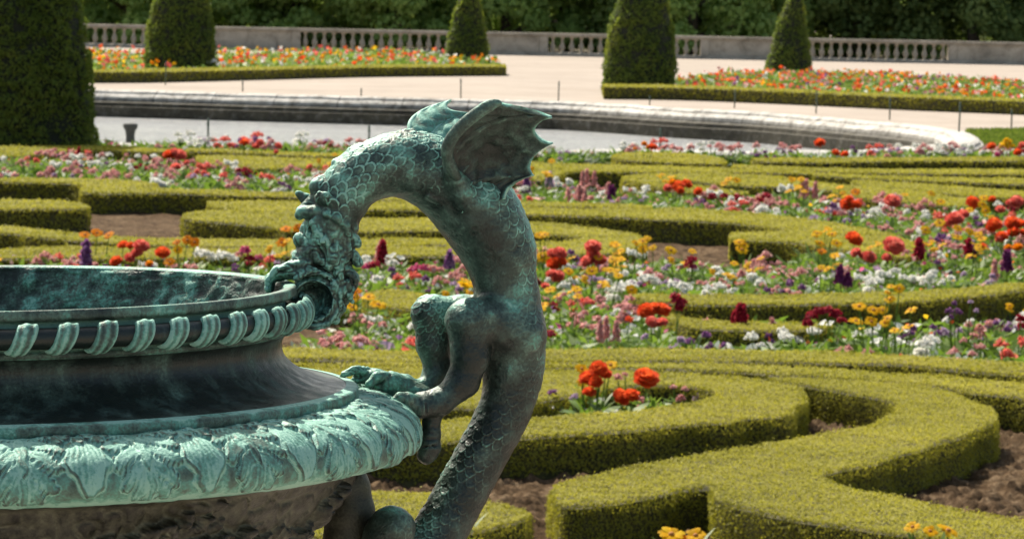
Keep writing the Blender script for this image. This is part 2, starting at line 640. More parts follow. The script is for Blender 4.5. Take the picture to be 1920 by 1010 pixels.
class Field:
    def __init__(self, lo, hi, h):
        self.lo = np.array(lo, float)
        self.h = h
        self.ax = [np.arange(lo[i], hi[i], h, dtype=np.float32) for i in range(3)]
        self.d = np.full([len(a) for a in self.ax], 40.0, np.float32)

    def _box(self, lo, hi):
        sl = []
        for i in range(3):
            a = int(max(0, math.floor((lo[i] - self.lo[i]) / self.h)))
            b = int(min(len(self.ax[i]), math.ceil((hi[i] - self.lo[i]) / self.h) + 1))
            if b <= a:
                return None
            sl.append(slice(a, b))
        return tuple(sl)

    def _apply(self, sl, d, k, sub):
        o = self.d[sl]
        if sub:                                   # smooth subtraction
            hh = np.clip(0.5 - 0.5 * (o + d) / k, 0, 1)
            self.d[sl] = o * (1 - hh) + (-d) * hh + k * hh * (1 - hh)
        else:
            hh = np.clip(0.5 + 0.5 * (o - d) / k, 0, 1)
            self.d[sl] = o * (1 - hh) + d * hh - k * hh * (1 - hh)

    def cone(self, a, b, ra, rb, k=10, sub=False, flat=None):
        """capsule a-b with radii ra, rb; flat = (axis vector, squash) makes it thinner along that axis"""
        a, b = np.asarray(a, float), np.asarray(b, float)
        m = max(ra, rb) + k * 2 + 6
        sl = self._box(np.minimum(a, b) - m, np.maximum(a, b) + m)
        if sl is None:
            return
        X = self.ax[0][sl[0]][:, None, None] - a[0]
        Y = self.ax[1][sl[1]][None, :, None] - a[1]
        Z = self.ax[2][sl[2]][None, None, :] - a[2]
        v = b - a
        L2 = float(v @ v) + 1e-9
        t = np.clip((X * v[0] + Y * v[1] + Z * v[2]) / L2, 0, 1)
        PX, PYY, PZ = X - t * v[0], Y - t * v[1], Z - t * v[2]
        if flat is None:
            d = np.sqrt(PX ** 2 + PYY ** 2 + PZ ** 2)
            d = d - (ra + (rb - ra) * t)
        else:
            n, s = flat
            n = np.asarray(n, float) / np.linalg.norm(n)
            dn = PX * n[0] + PYY * n[1] + PZ * n[2]
            d = np.sqrt(np.maximum(PX ** 2 + PYY ** 2 + PZ ** 2 - dn ** 2, 0) + (dn / s) ** 2)
            d = (d - (ra + (rb - ra) * t)) * min(1.0, (s + 1) / 2)
        self._apply(sl, d.astype(np.float32), k, sub)

    def chain(self, pts, k=10, sub=False, flat=None):
        for (a, ra), (b, rb) in zip(pts[:-1], pts[1:]):
            self.cone(a, b, ra, rb, k, sub, flat)

    def mesh(self):
        """surface nets"""
        d = self.d
        ins = d < 0
        nx, ny, nz = d.shape
        cnt = np.zeros((nx - 1, ny - 1, nz - 1), np.uint8)
        for i in (0, 1):
            for j in (0, 1):
                for k in (0, 1):
                    cnt += ins[i:nx - 1 + i, j:ny - 1 + j, k:nz - 1 + k]
        act = (cnt > 0) & (cnt < 8)
        idx = np.argwhere(act)
        vid = np.full(act.shape, -1, np.int32)
        vid[act] = np.arange(len(idx))
        acc = np.zeros((len(idx), 3))
        num = np.zeros(len(idx))
        cor = [(i, j, k) for i in (0, 1) for j in (0, 1) for k in (0, 1)]
        for a in cor:
            for b in cor:
                if a < b and sum(abs(a[q] - b[q]) for q in range(3)) == 1:
                    da = d[idx[:, 0] + a[0], idx[:, 1] + a[1], idx[:, 2] + a[2]]
                    db = d[idx[:, 0] + b[0], idx[:, 1] + b[1], idx[:, 2] + b[2]]
                    cr = (da < 0) != (db < 0)
                    t = np.where(cr, da / np.where(cr, da - db, 1), 0)
                    p = np.array(a)[None, :] + t[:, None] * (np.array(b) - np.array(a))[None, :]
                    acc[cr] += p[cr]
                    num[cr] += 1
        V = self.lo + self.h * (idx + acc / num[:, None])
        Q = []
        for ax in range(3):
            o1, o2 = [q for q in range(3) if q != ax]
            s0 = [slice(1, n - 1) for n in d.shape]
            s1 = list(s0)
            s0[ax] = slice(0, d.shape[ax] - 1)
            s1[ax] = slice(1, d.shape[ax])
            A, B = ins[tuple(s0)], ins[tuple(s1)]
            e = np.argwhere(A != B)
            off = np.ones(3, int)
            off[ax] = 0
            e0 = e + off
            sgn = A[A != B]

            def cell(da, db):
                c = e0.copy()
                c[:, o1] -= da
                c[:, o2] -= db
                return vid[c[:, 0], c[:, 1], c[:, 2]]
            q = np.stack([cell(1, 1), cell(0, 1), cell(0, 0), cell(1, 0)], 1)
            flip = sgn if ax != 1 else ~sgn
            q[~flip] = q[~flip][:, ::-1]
            Q.append(q)
        return V, np.concatenate(Q)


def B(x, y, off=0.0):
    """body point: photo position, on the dragon's plane plus a depth offset"""
    return VL(x, y, dpl(x) + off)


# spine, head end first: x, y, radius, depth offset
SP = [(618, 455, 42, 0), (624, 415, 46, 0), (640, 372, 50, 0), (669, 337, 52, 0), (706, 316, 55, 0), (748, 308, 60, 0), (794, 317, 67, 0), (842, 345, 72, 0),
      (886, 388, 77, 0), (916, 432, 74, 0), (936, 480, 66, 0), (948, 530, 60, 0), (955, 585, 62, 0), (958, 640, 64, 0), (962, 690, 58, 0), (957, 735, 51, 0),
      (939, 785, 49, 0), (914, 832, 48, 0), (889, 878, 48, 0), (863, 927, 48, -4), (836, 976, 49, -10), (803, 1022, 48, -22), (765, 1056, 46, -50), (728, 1052, 45, -90), (722, 1015, 44, -112), (735, 991, 43, -122)]
SPP = catmull([np.r_[B(x, y, o), r] for x, y, r, o in SP], 6)

lo = np.minimum(VL(480, 1130, 60), VL(480, 1130, 460)) - 5
hi = np.maximum(VL(1050, 170, 60), VL(1050, 170, 460)) + 5
lo[1], hi[1] = -12, 350
fld = Field(lo, hi, 2.0)
fld.chain([(p[:3], p[3]) for p in SPP], k=6)
# flank and chest swelling
fld.cone(B(905, 395, -20), B(950, 470, -20), 62, 48, 25)
fld.cone(B(905, 395, 20), B(950, 470, 20), 62, 48, 25)
# near leg: thigh, knee, shin, ankle
N_ = -52
fld.cone(B(972, 625, N_ + 22), B(905, 598, N_), 50, 40, 22)
fld.cone(B(905, 598, N_), B(878, 600, N_ - 4), 40, 40, 14)
fld.cone(B(877, 602, N_ - 4), B(882, 665, N_ - 6), 41, 36, 14)
fld.cone(B(882, 665, N_ - 6), B(868, 715, N_ - 8), 36, 29, 14)
fld.cone(B(868, 715, N_ - 8), B(826, 752, N_ - 14), 29, 25, 16)
fld.cone(B(826, 752, N_ - 14), B(792, 757, N_ - 18), 25, 24, 12)
# far leg
F_ = 46
fld.cone(B(955, 620, F_ - 16), B(870, 588, F_), 48, 36, 20)
fld.cone(B(870, 588, F_), B(808, 588, F_), 36, 35, 12)
fld.cone(B(808, 588, F_), B(812, 645, F_), 36, 31, 12)
fld.cone(B(812, 645, F_), B(822, 695, F_ - 2), 31, 26, 12)
fld.cone(B(822, 695, F_ - 2), B(795, 735, F_ - 18), 26, 22, 12)
fld.cone(B(795, 735, F_ - 18), B(748, 722, F_ - 26), 22, 20, 10)
# toes: far foot (two toes) and near foot; knuckle, then claw
def toe(pts, claw, k=5):
    fld.chain([(VL(x, y, z), r) for x, y, z, r in pts], k)
    fld.chain([(VL(x, y, z), r) for x, y, z, r in claw], 3)


toe([(790, 742, 182, 22), (758, 722, 184, 19), (733, 719, 176, 25), (712, 722, 170, 13)], [(722, 705, 164, 11), (706, 708, 156, 11), (693, 719, 148, 8.5), (684, 737, 142, 2.5)])
toe([(760, 718, 205, 18), (725, 712, 212, 16), (701, 710, 208, 18), (686, 707, 204, 14), (668, 711, 200, 11)], [(680, 696, 194, 9.5), (662, 694, 188, 9.5), (645, 701, 182, 7.5), (632, 715, 178, 2.5)])
toe([(720, 708, 236, 15), (690, 702, 236, 14)], [(688, 694, 222, 8), (676, 697, 216, 7), (664, 708, 212, 3)])
toe([(822, 756, 128, 22), (790, 763, 110, 21), (776, 757, 106, 18), (762, 753, 102, 17)], [(764, 747, 94, 15), (750, 746, 88, 12), (740, 750, 84, 7.5), (732, 754, 82, 2.5)])
for (a, b_) in (((742, 700, 150), (752, 742, 150)), ((726, 698, 150), (730, 742, 148)), ((690, 694, 186), (692, 726, 186)), ((708, 694, 190), (712, 728, 190)), ((784, 742, 84), (782, 782, 86)), ((798, 742, 92), (800, 784, 92))):
    fld.cone(VL(*a), VL(*b_), 2.0, 2.0, 3, True)
# hanging spur against the side of the leaf band, creased
sp = [(815, 762, 140, 24), (809, 790, 140, 18), (808, 815, 138, 18), (806, 838, 134, 20), (800, 852, 130, 18)]
fld.chain([(VL(x, y, z), r) for x, y, z, r in sp], 6)
for yy in (786, 799, 811, 823, 836):
    fld.cone(VL(786, yy + 2, 116), VL(832, yy - 2, 118), 2.2, 2.2, 3, True)
# ---------------- head
hd = lambda x, y, o=0: B(x, y, o)
fld.cone(hd(622, 420), hd(620, 520), 46, 38, 14)                   # skull to throat
fld.cone(hd(600, 425, -8), hd(585, 470, -14), 30, 26, 12)          # cheek / muzzle root
fld.cone(hd(600, 425, 24), hd(585, 470, 20), 26, 22, 12)
fld.cone(hd(588, 466), hd(566, 452), 24, 15, 8)                    # snout
fld.cone(hd(561, 449, -9), hd(560, 447, -10), 12, 11, 5)           # nostril lobes
fld.cone(hd(561, 449, 14), hd(560, 447, 15), 12, 11, 5)
fld.cone(hd(572, 428), hd(585, 445), 11, 16, 9)
fld.cone(hd(566, 398, -12), hd(592, 398, -26), 12, 13, 6)          # brow curls
fld.cone(hd(566, 398, 22), hd(590, 398, 34), 12, 13, 6)
fld.cone(hd(558, 404, -8), hd(562, 407, -9), 6, 6, 3)
fld.cone(hd(571, 390, 4), hd(585, 380, 2), 10, 14, 6)
fld.cone(hd(594, 412, -34), hd(598, 428, -36), 9, 8, 4)            # eye lids
fld.cone(hd(588, 418, -36), hd(588, 418, -36), 6, 6, 3)
fld.cone(hd(583, 430, -28), hd(600, 440, -34), 5, 9, 5, True)      # hollow below the eye
fld.cone(hd(596, 350, -4), hd(606, 372, -2), 17, 20, 8)            # crest knob
fld.cone(hd(598, 372, -30), hd(612, 376, -36), 10, 12, 5)          # near ear root
fld.chain([(hd(600, 364, -40), 7), (hd(612, 370, -48), 11), (hd(626, 380, -48), 9), (hd(640, 392, -44), 2.5)], 4, flat=((0, 1, 0.2), 0.55))
fld.cone(hd(605, 372, -56), hd(628, 384, -56), 4, 3, 3, True)
fld.chain([(hd(586, 386, 26), 12), (hd(572, 372, 30), 11), (hd(562, 364, 32), 7), (hd(558, 362, 32), 5)], 4)      # far ear
# jaws: upper lip falling over the rim, hook inside it
fld.cone(hd(574, 470, -6), hd(556, 486, -8), 17, 13, 6)
fld.cone(hd(556, 478, 6), hd(556, 478, 6), 10, 10, 4)
fld.cone(hd(585, 485, -16), hd(545, 507, -24), 18, 14, 8)
fld.cone(hd(585, 485, 16), hd(545, 505, 20), 20, 14, 8)
fld.chain([(hd(575, 500), 20), (hd(545, 507), 17), (hd(522, 512), 13), (hd(508, 524), 9), (hd(505, 540), 7), (hd(507, 552), 5)], 8, flat=((0, 1, 0), 2.2))
for o in (-34, -12, 10, 32):                                         # folds of the lip
    fld.chain([(hd(570, 494, o), 6), (hd(540, 497, o), 6.5), (hd(517, 505, o), 6), (hd(503, 523, o), 5), (hd(500, 542, o), 3.5)], 3)
fld.cone(hd(552, 512, -36), hd(590, 506, -40), 5, 6, 4)
# lower jaw: a cupped round lip under the rim
for i in range(22):
    a0, a1 = -2.3 + i * 0.195, -2.3 + (i + 1) * 0.195
    fld.cone(hd(588 + 50 * math.cos(a0), 562 + 52 * math.sin(a0), -42), hd(588 + 50 * math.cos(a1), 562 + 52 * math.sin(a1), -42), 5.0, 5.0, 4)
fld.cone(hd(590, 562, -10), hd(590, 562, 30), 50, 40, 8)
fld.cone(hd(586, 564, -56), hd(588, 562, -20), 42, 30, 5, True)
fld.cone(hd(645, 530, 0), hd(618, 585, 0), 26, 24, 10)
# beard and mane locks down the back of the head
rl = np.random.default_rng(31)
for (x, y, r) in [(672, 452, 13), (676, 490, 12), (668, 522, 13), (655, 548, 13), (644, 576, 12), (634, 598, 10), (668, 425, 10)]:
    for o in (-26, 0, 26):
        fld.cone(hd(x - 18, y - 16, o), hd(x - 4, y + 2, o * 1.1), 11, r * 0.8, 5)
for i in range(15):
    x, y = rl.uniform(624, 654), rl.uniform(425, 540)
    o = -math.sqrt(max(0.0, 1 - ((x - 622) / 56) ** 2)) * 44
    a = rl.uniform(0.9, 1.9)
    pts = []
    for j in range(5):
        pts.append((hd(min(x, 660), y, o + 1), 7.5 - 0.9 * j))
        x += math.cos(a) * 8
        y += math.sin(a) * 8
        a += rl.uniform(-0.9, 0.5)
        o = -math.sqrt(max(0.0, 1 - ((x - 622) / 58) ** 2)) * 43
    fld.chain(pts, 3)
fld.chain([(hd(588, 420, -36), 9), (hd(606, 452, -44), 11), (hd(622, 482, -44), 11), (hd(634, 500, -38), 8)], 5)     # cheek strap
fld.chain([(hd(598, 440, -40), 7), (hd(590, 462, -34), 8), (hd(596, 486, -36), 9), (hd(616, 500, -42), 8)], 5)
fld.cone(hd(640, 432, -58), hd(648, 478, -54), 9, 8, 6, True)
fld.cone(hd(604, 462, -54), hd(608, 480, -54), 5, 4, 4, True)
fld.chain([(hd(612, 402, -44), 7), (hd(632, 410, -48), 9), (hd(648, 424, -44), 8), (hd(652, 440, -40), 6)], 4)
# back crest: small fins along the top of the neck
for (x, y, r) in [(613, 327, 8), (641, 297, 8), (672, 274, 8), (705, 262, 8), (738, 251, 8), (768, 244, 9)]:
    fld.cone(hd(x - 12, y + 8), hd(x + 6, y + 2), r, r * 0.7, 5)
# ruff where the neck scales end
for i in range(9):
    t = i / 8
    x, y = 852 - 32 * t ** 1.4, 292 + 78 * t
    fld.cone(hd(x - 14, y - 4, -58 + 6 * t), hd(x + 3, y + 6, -66 + 10 * t), 11, 6, 4)
# shoulder that carries the near wing
fld.cone(B(885, 385, -50), VL(858, 340, 124), 34, 15, 14)
fld.cone(B(885, 395, -50), VL(868, 366, 130), 30, 13, 14)
fld.cone(B(855, 345, -50), VL(845, 318, 112), 30, 12, 14)
fld.cone(B(850, 330, -30), VL(840, 292, 98), 24, 9, 12)
fld.cone(VL(735, 992, 70), VL(730, 1080, 70), 42, 48, 10)
fld.cone(VL(735, 1000, 120), VL(735, 1080, 120), 40, 48, 10)
DV, DQ = fld.mesh()

# ---- scales and skin relief
sp3, spr = SPP[:, :3], SPP[:, 3]
tan = np.gradient(sp3, axis=0)
sl_ = np.r_[0, np.cumsum(np.linalg.norm(np.diff(sp3, axis=0), axis=1))]
tan /= np.linalg.norm(tan, axis=1)[:, None]
pn = np.array([-math.sin(math.atan(0.23)), math.cos(math.atan(0.23)), 0.0])     # normal of the dragon's plane, away from the viewer
ni = np.empty(len(DV), int)
for c in range(0, len(DV), 20000):
    dd = np.linalg.norm(DV[c:c + 20000, None, :] - sp3[None], axis=2) - spr[None] * 0.5
    ni[c:c + 20000] = dd.argmin(1)
rel = DV - sp3[ni]
tt = np.einsum('ij,ij->i', rel, tan[ni])
s = sl_[ni] + tt
dist = np.linalg.norm(rel - tan[ni] * tt[:, None], axis=1)
bx = np.cross(tan[ni], pn)
th = np.arctan2(rel @ pn, np.einsum('ij,ij->i', rel, bx))
onbody = (np.abs(dist - spr[ni]) < 15).astype(float)


def scales(s, c, pitch):
    """overlapping fish scales: s along (tips towards larger s), c across (same unit) -> height 0..1 and rim 0..1"""
    t = s / pitch
    row = np.floor(t)
    H = np.zeros_like(t)
    E = np.zeros_like(t)
    done = np.zeros(t.shape, bool)
    for k in (1, 0):
        r_ = row - k
        x = c / (pitch * 1.18) + 0.5 * (r_ % 2)
        x = x - np.floor(x) - 0.5
        y = t - r_
        q = (x / 0.53) ** 2 + (np.maximum(y - 0.62, 0) / 0.86) ** 2
        inside = (q < 1) & ~done
        H = np.where(inside, 0.15 + 0.6 * y / 1.5, H)
        E = np.where(inside, np.exp(-((np.sqrt(q) - 0.90) / 0.085) ** 2) * np.clip((y - 0.42) / 0.28, 0, 1), E)
        done |= inside
    return H, E


wsx = (vnoise(DV / 24, 81) - 0.5) * 6
wsy = (vnoise(DV / 24 + 9, 82) - 0.5) * 6
hs, es = scales(s + wsx, th * (spr[ni] * 0.8 + 12) + wsy, 18.0)
es = es * np.clip(0.25 + 1.3 * vnoise(DV / 14, 83), 0, 1)
smax = sl_[-1]
sw = [sl_[min(6 * i, len(sl_) - 1)] for i in range(len(SP))]
wk = np.interp(s, [0, sw[1], sw[2], sw[7], sw[8], sw[9], sw[13], sw[15], sw[17], sw[21], smax], [0, 0.2, 1.0, 0.95, 0.62, 0.50, 0.24, 0.45, 0.75, 0.55, 0.2])
cz = np.cos(th)                     # +1 or -1: outer / inner side of the curve
# which side is the outside of the neck arch
outer = np.sign(np.einsum('j,j->', np.cross(tan[24], pn), np.array([0, 0, 1.0])))
und = np.clip(0.9 + 1.2 * cz * outer, 0.0, 1.0)
und = np.where(s > sw[7] - 20, np.clip(0.25 + 1.5 * cz * outer, 0, 1), und)
tail = s > sw[15]
und = np.where(tail, np.clip(1.0 - 1.3 * cz * outer, 0, 1), und)
wk = wk * und * onbody * np.clip(-0.05 + 1.5 * vnoise(DV / 34, 47), 0.12, 1)
# knees and thighs: finer scales in photo-plane coordinates
kx = (DV[:, 0]) * 0.97
hk, ek = scales(-DV[:, 2] * 0.9 + 0.4 * DV[:, 0], DV[:, 0] * 0.9 + DV[:, 1] * 0.9, 13.0)
kc = B(800, 590, F_)
kw = np.clip(1.2 - np.linalg.norm((DV - kc) * [1, 1, 0.75], axis=1) / 62, 0, 1) * (1 - onbody)
kc2 = B(878, 590, N_)
kw = np.maximum(kw, 0.35 * np.clip(1.2 - np.linalg.norm((DV - kc2) * [1, 1, 0.75], axis=1) / 60, 0, 1))
lump = (vnoise(DV / 6.5, 46) - 0.5) * 0.9 + (vnoise(DV / 16, 41) - 0.5) * 2.0 + (vnoise(DV / 34, 42) - 0.5) * 3.0
headm = np.clip((sw[1] - s) / 30, 0, 1) * (DV[:, 0] < VL(690, 400, 150)[0])
lump = lump + headm * ((vnoise(DV / 12, 43) - 0.5) * 2.4 - 1.7 * np.exp(-(np.abs(vnoise(DV / 13 + 5, 44) - 0.5) / 0.09) ** 2) - 0.5 * np.exp(-(np.abs(vnoise(DV / 6.5 + 5, 45) - 0.5) / 0.07) ** 2))
disp = wk * (hs * 4.4 + es * 1.5 - 2.3) + kw * (hk * 2.4 + ek * 1.4 - 1.2) + lump
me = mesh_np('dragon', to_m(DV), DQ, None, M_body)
nrm = np.empty(len(DV) * 3, np.float32)
me.vertices.foreach_get('normal', nrm)
nrm = nrm.reshape(-1, 3)
DV2 = DV + nrm * disp[:, None]
me.vertices.foreach_set('co', to_m(DV2).astype(np.float32).ravel())
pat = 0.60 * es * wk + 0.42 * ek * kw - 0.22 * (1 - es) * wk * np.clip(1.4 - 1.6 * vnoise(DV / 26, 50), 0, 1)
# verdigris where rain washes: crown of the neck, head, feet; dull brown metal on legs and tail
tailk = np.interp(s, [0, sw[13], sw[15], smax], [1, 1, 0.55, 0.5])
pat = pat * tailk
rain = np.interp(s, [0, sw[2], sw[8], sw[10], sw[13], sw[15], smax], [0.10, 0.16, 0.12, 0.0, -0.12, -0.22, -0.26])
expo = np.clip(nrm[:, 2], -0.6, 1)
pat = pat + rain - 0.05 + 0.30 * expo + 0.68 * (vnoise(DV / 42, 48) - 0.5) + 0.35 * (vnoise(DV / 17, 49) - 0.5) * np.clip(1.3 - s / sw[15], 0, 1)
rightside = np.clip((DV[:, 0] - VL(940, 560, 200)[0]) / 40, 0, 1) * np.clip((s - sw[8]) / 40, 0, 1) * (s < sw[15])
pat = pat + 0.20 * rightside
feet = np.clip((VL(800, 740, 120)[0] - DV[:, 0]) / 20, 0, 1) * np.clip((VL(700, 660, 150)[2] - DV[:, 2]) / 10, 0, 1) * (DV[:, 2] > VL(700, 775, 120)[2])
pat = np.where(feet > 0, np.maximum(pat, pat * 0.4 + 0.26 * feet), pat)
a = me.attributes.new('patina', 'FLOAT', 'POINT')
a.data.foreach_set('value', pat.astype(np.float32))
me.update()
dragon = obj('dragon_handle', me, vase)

# ---------------- wings
def wing(name, ribs, scallop, thick, nuv=(22, 34), rr=(8.5, 2.6), bulge=0.0, seed=1, mat=None):
    """ribs: list of control polylines [(x, y, depth)...] root to tip; membrane between neighbours"""
    pp = Parts()
    RB = [catmull([VL(*q) for q in r], 12) for r in ribs]
    nv = nuv[1]
    RB = [np.stack([np.interp(np.linspace(0, 1, nv), np.r_[0, np.cumsum(np.linalg.norm(np.diff(r, axis=0), axis=1))] / np.linalg.norm(np.diff(r, axis=0), axis=1).sum(), r[:, c]) for c in range(3)], 1) for r in RB]
    rows = []
    for i in range(len(RB) - 1):
        for j in range(nuv[0]):
            t = j / nuv[0]
            arc = 4 * t * (1 - t)
            v = np.linspace(0, 1 - scallop[i] * arc ** 0.8, nv)
            base = np.linspace(0, 1, nv)
            ra = np.stack([np.interp(v, base, RB[i][:, c]) for c in range(3)], 1)
            rb = np.stack([np.interp(v, base, RB[i + 1][:, c]) for c in range(3)], 1)
            p = ra * (1 - t) + rb * t
            p[:, 1] += bulge * arc * np.sin(v * math.pi * 0.9)
            rows.append(p)
    rows.append(RB[-1])
    Gd = np.array(rows)
    nu = len(Gd)
    du = np.gradient(Gd, axis=0)
    dv = np.gradient(Gd, axis=1)
    nn = np.cross(du, dv)
    ln = np.linalg.norm(nn, axis=2, keepdims=True)
    nn = nn / np.maximum(ln, 1e-6)
    wr = (vnoise(Gd.reshape(-1, 3) / 12, seed) - 0.5).reshape(nu, nv, 1) * (4.0 if mat is None else 2.2)
    fold = (np.sin(np.linspace(0, 1, nv) * 34)[None, :, None]) * 0.8
    up = Gd + nn * (thick / 2) + nn * (wr + fold)
    dn = Gd - nn * (thick / 2) + nn * (wr + fold)
    q = gridq(nu, nv)
    pp.add(up.reshape(-1, 3), q)
    pp.add(dn.reshape(-1, 3), q[:, ::-1])
    n0 = nu * nv
    # close the rim
    loop = [(i, nv - 1) for i in range(nu)] + [(nu - 1, j) for j in range(nv - 2, -1, -1)] + [(i, 0) for i in range(nu - 2, -1, -1)] + [(0, j) for j in range(1, nv - 1)]
    li = np.array([i * nv + j for i, j in loop])
    l2 = np.roll(li, -1)
    pp.Q.append(np.stack([li, l2, l2 + n0, li + n0], 1))
    pp.MQ.append(np.zeros(len(li)))
    for r in RB:
        V, Q, T = tube(r[::2], np.linspace(rr[0], rr[1], len(r[::2])), 10)
        pp.add(V, Q, T)
    V = np.concatenate(pp.V)
    me = mesh_np(name, to_m(V), np.concatenate(pp.Q), np.concatenate(pp.T) if pp.T else None, mat or M_wing)
    return obj(name, me, dragon)


M_wing = bronze('bronze_wing', -0.18, contrast=0.8, point=2.0, rough=0.55)
M_wing_lit = bronze('bronze_wing_lit', 0.36, contrast=0.6, point=2.0, rough=0.6)  # far wing: the light falling on it is put into a paler bronze
near_r = [[(842, 318, 104), (838, 287, 88), (848, 258, 78), (872, 231, 70), (903, 207, 64), (934, 192, 64)],
          [(848, 322, 110), (851, 292, 102), (880, 255, 94), (930, 226, 86), (975, 217, 88), (1035, 219, 96)],
          [(856, 335, 114), (890, 300, 140), (945, 282, 148), (1037, 269, 128)],
          [(864, 352, 120), (905, 336, 152), (955, 331, 156), (1001, 329, 142)],
          [(870, 372, 124), (900, 368, 148), (925, 368, 154), (948, 373, 148)],
          [(866, 396, 134), (885, 402, 140), (905, 408, 144), (926, 398, 148)]]
wing('wing', near_r, [-0.03, 0.15, 0.13, 0.15, 0.10], 9, rr=(4.0, 2.0), bulge=7, seed=51)
# arm of the near wing: a broad flat leading edge
fp = Parts()
arm = catmull([VL(*q) for q in [(866, 345, 134), (850, 322, 100), (838, 287, 80), (848, 258, 70), (872, 231, 62), (903, 207, 58), (926, 195, 60), (940, 194, 64)]], 8)
wd = np.interp(np.linspace(0, 1, len(arm)), [0, 0.15, 0.4, 0.8, 1], [8, 11, 12.5, 12, 4])
V, Q, T = tube(arm, 1.0, 14)
ring = V[:len(arm) * 14].reshape(len(arm), 14, 3)
cen = arm[:, None, :]
off = ring - cen
off *= wd[:, None, None]
off[:, :, 1] *= 0.75
V[:len(arm) * 14] = (cen + off).reshape(-1, 3)
fp.add(V, Q, T)
obj('wing_arm', fp.mesh('wing_arm', M_wing), dragon)
for m_ in (bpy.data.objects['wing_arm'].data,):
    m_.vertices.foreach_set('co', to_m(np.concatenate(fp.V)).astype(np.float32).ravel())
    m_.update()
far_r = [[(800, 296, 262), (768, 240, 290), (792, 209, 345), (846, 189, 392)],
         [(806, 296, 266), (806, 256, 300), (840, 226, 352), (893, 212, 388)],
         [(814, 298, 268), (838, 266, 310), (885, 246, 350), (945, 240, 372)],
         [(824, 304, 270), (868, 292, 310), (915, 284, 340), (955, 284, 350)]]
wing('wing', far_r, [0.16, 0.16, 0.16], 7, bulge=-10, rr=(6.5, 3.0), seed=53, mat=M_wing_lit)
# smooth bronze bracket below the leaf band
bf = Field(VL(560, 1130, 0) - [0, 0, 20], VL(740, 860, 0) + [0, 330, 10], 4.0)
bf.chain([(VL(640, 880, 150), 40), (VL(648, 915, 145), 46), (VL(655, 960, 140), 48), (VL(655, 1020, 140), 50), (VL(640, 1090, 140), 46)], 10)
BV, BQ = bf.mesh()
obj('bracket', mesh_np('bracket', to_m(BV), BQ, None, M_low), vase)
# ================================================================== GROUND, POND
def poly_np(loops, z):
    """triangulate outer loop with holes (2-D arrays) at height z"""
    vv = [[Vector((p[0], p[1], 0)) for p in lp] for lp in loops]
    tr = tessellate_polygon(vv)
    V = np.concatenate([np.asarray(lp, float)[:, :2] for lp in loops])
    V = np.c_[V, np.full(len(V), z)]
    T = []
    for a, b, c in tr:
        n = (V[b, 0] - V[a, 0]) * (V[c, 1] - V[a, 1]) - (V[b, 1] - V[a, 1]) * (V[c, 0] - V[a, 0])
        T.append((a, b, c) if n > 0 else (a, c, b))
    return V, np.array(T)


def inside(P, poly):
    x, y = P[:, 0], P[:, 1]
    r = np.zeros(len(P), bool)
    n = len(poly)
    j = n - 1
    for i in range(n):
        xi, yi = poly[i][:2]
        xj, yj = poly[j][:2]
        c = ((yi > y) != (yj > y)) & (x < (xj - xi) * (y - yi) / (yj - yi + 1e-12) + xi)
        r ^= c
        j = i
    return r


def gp(pts, z):
    return np.array([G(x, y, z)[:2] for x, y in pts])


k = NT('gravel')
co = k.coord('Object')
n1 = k.noise(0.25, 4, 0.6, co)
n2 = k.noise(28, 5, 0.7, co)
n3 = k.noise(2.2, 4, 0.6, co)
f = k.math('ADD', k.math('MULTIPLY', n1, 0.45), k.math('ADD', k.math('MULTIPLY', n2, 0.3), k.math('MULTIPLY', n3, 0.25)))
k.set(Base_Color=k.ramp(f, [(0.3, (0.265, 0.225, 0.188)), (0.5, (0.36, 0.308, 0.262)), (0.7, (0.44, 0.38, 0.325))]), Roughness=0.95)
k.b.inputs['Specular IOR Level'].default_value = 0.15
k.bump(n2, 0.5, 0.01)
M_gravel = k.m
k = NT('soil')
co = k.coord('Object')
n1 = k.noise(3, 6, 0.65, co)
n2 = k.noise(16, 6, 0.75, co)
f = k.math('ADD', k.math('MULTIPLY', n1, 0.35), k.math('MULTIPLY', n2, 0.65))
k.set(Base_Color=k.ramp(f, [(0.36, (0.022, 0.014, 0.008)), (0.5, (0.085, 0.054, 0.030)), (0.62, (0.20, 0.14, 0.085))]), Roughness=0.95)
k.b.inputs['Specular IOR Level'].default_value = 0.05
k.bump(n2, 0.8, 0.03)
M_soil = k.m

far_rim = [(-260, 163), (-60, 163), (200, 168), (480, 176), (750, 183), (960, 188), (1110, 193), (1310, 205), (1460, 213), (1610, 225), (1720, 235), (1778, 243), (1805, 254)]
near_rim = [(1800, 263), (1760, 271), (1700, 276), (1600, 281), (1450, 283), (1200, 280), (1000, 280), (500, 273), (0, 264), (-260, 259)]
ZC = 0.20
rim_w = [G(x, y, ZC)[:2] for x, y in far_rim + near_rim]
lx0 = rim_w[0][0] - 5
rim_w = rim_w + [np.array([rim_w[-1][0] - 4, rim_w[-1][1] + 6]), np.array([rim_w[-1][0] - 5.5, (rim_w[0][1] + rim_w[-1][1]) / 2]), np.array([rim_w[0][0] - 3.5, rim_w[0][1] - 5])]
rim_w = catmull(rim_w, 10, True)
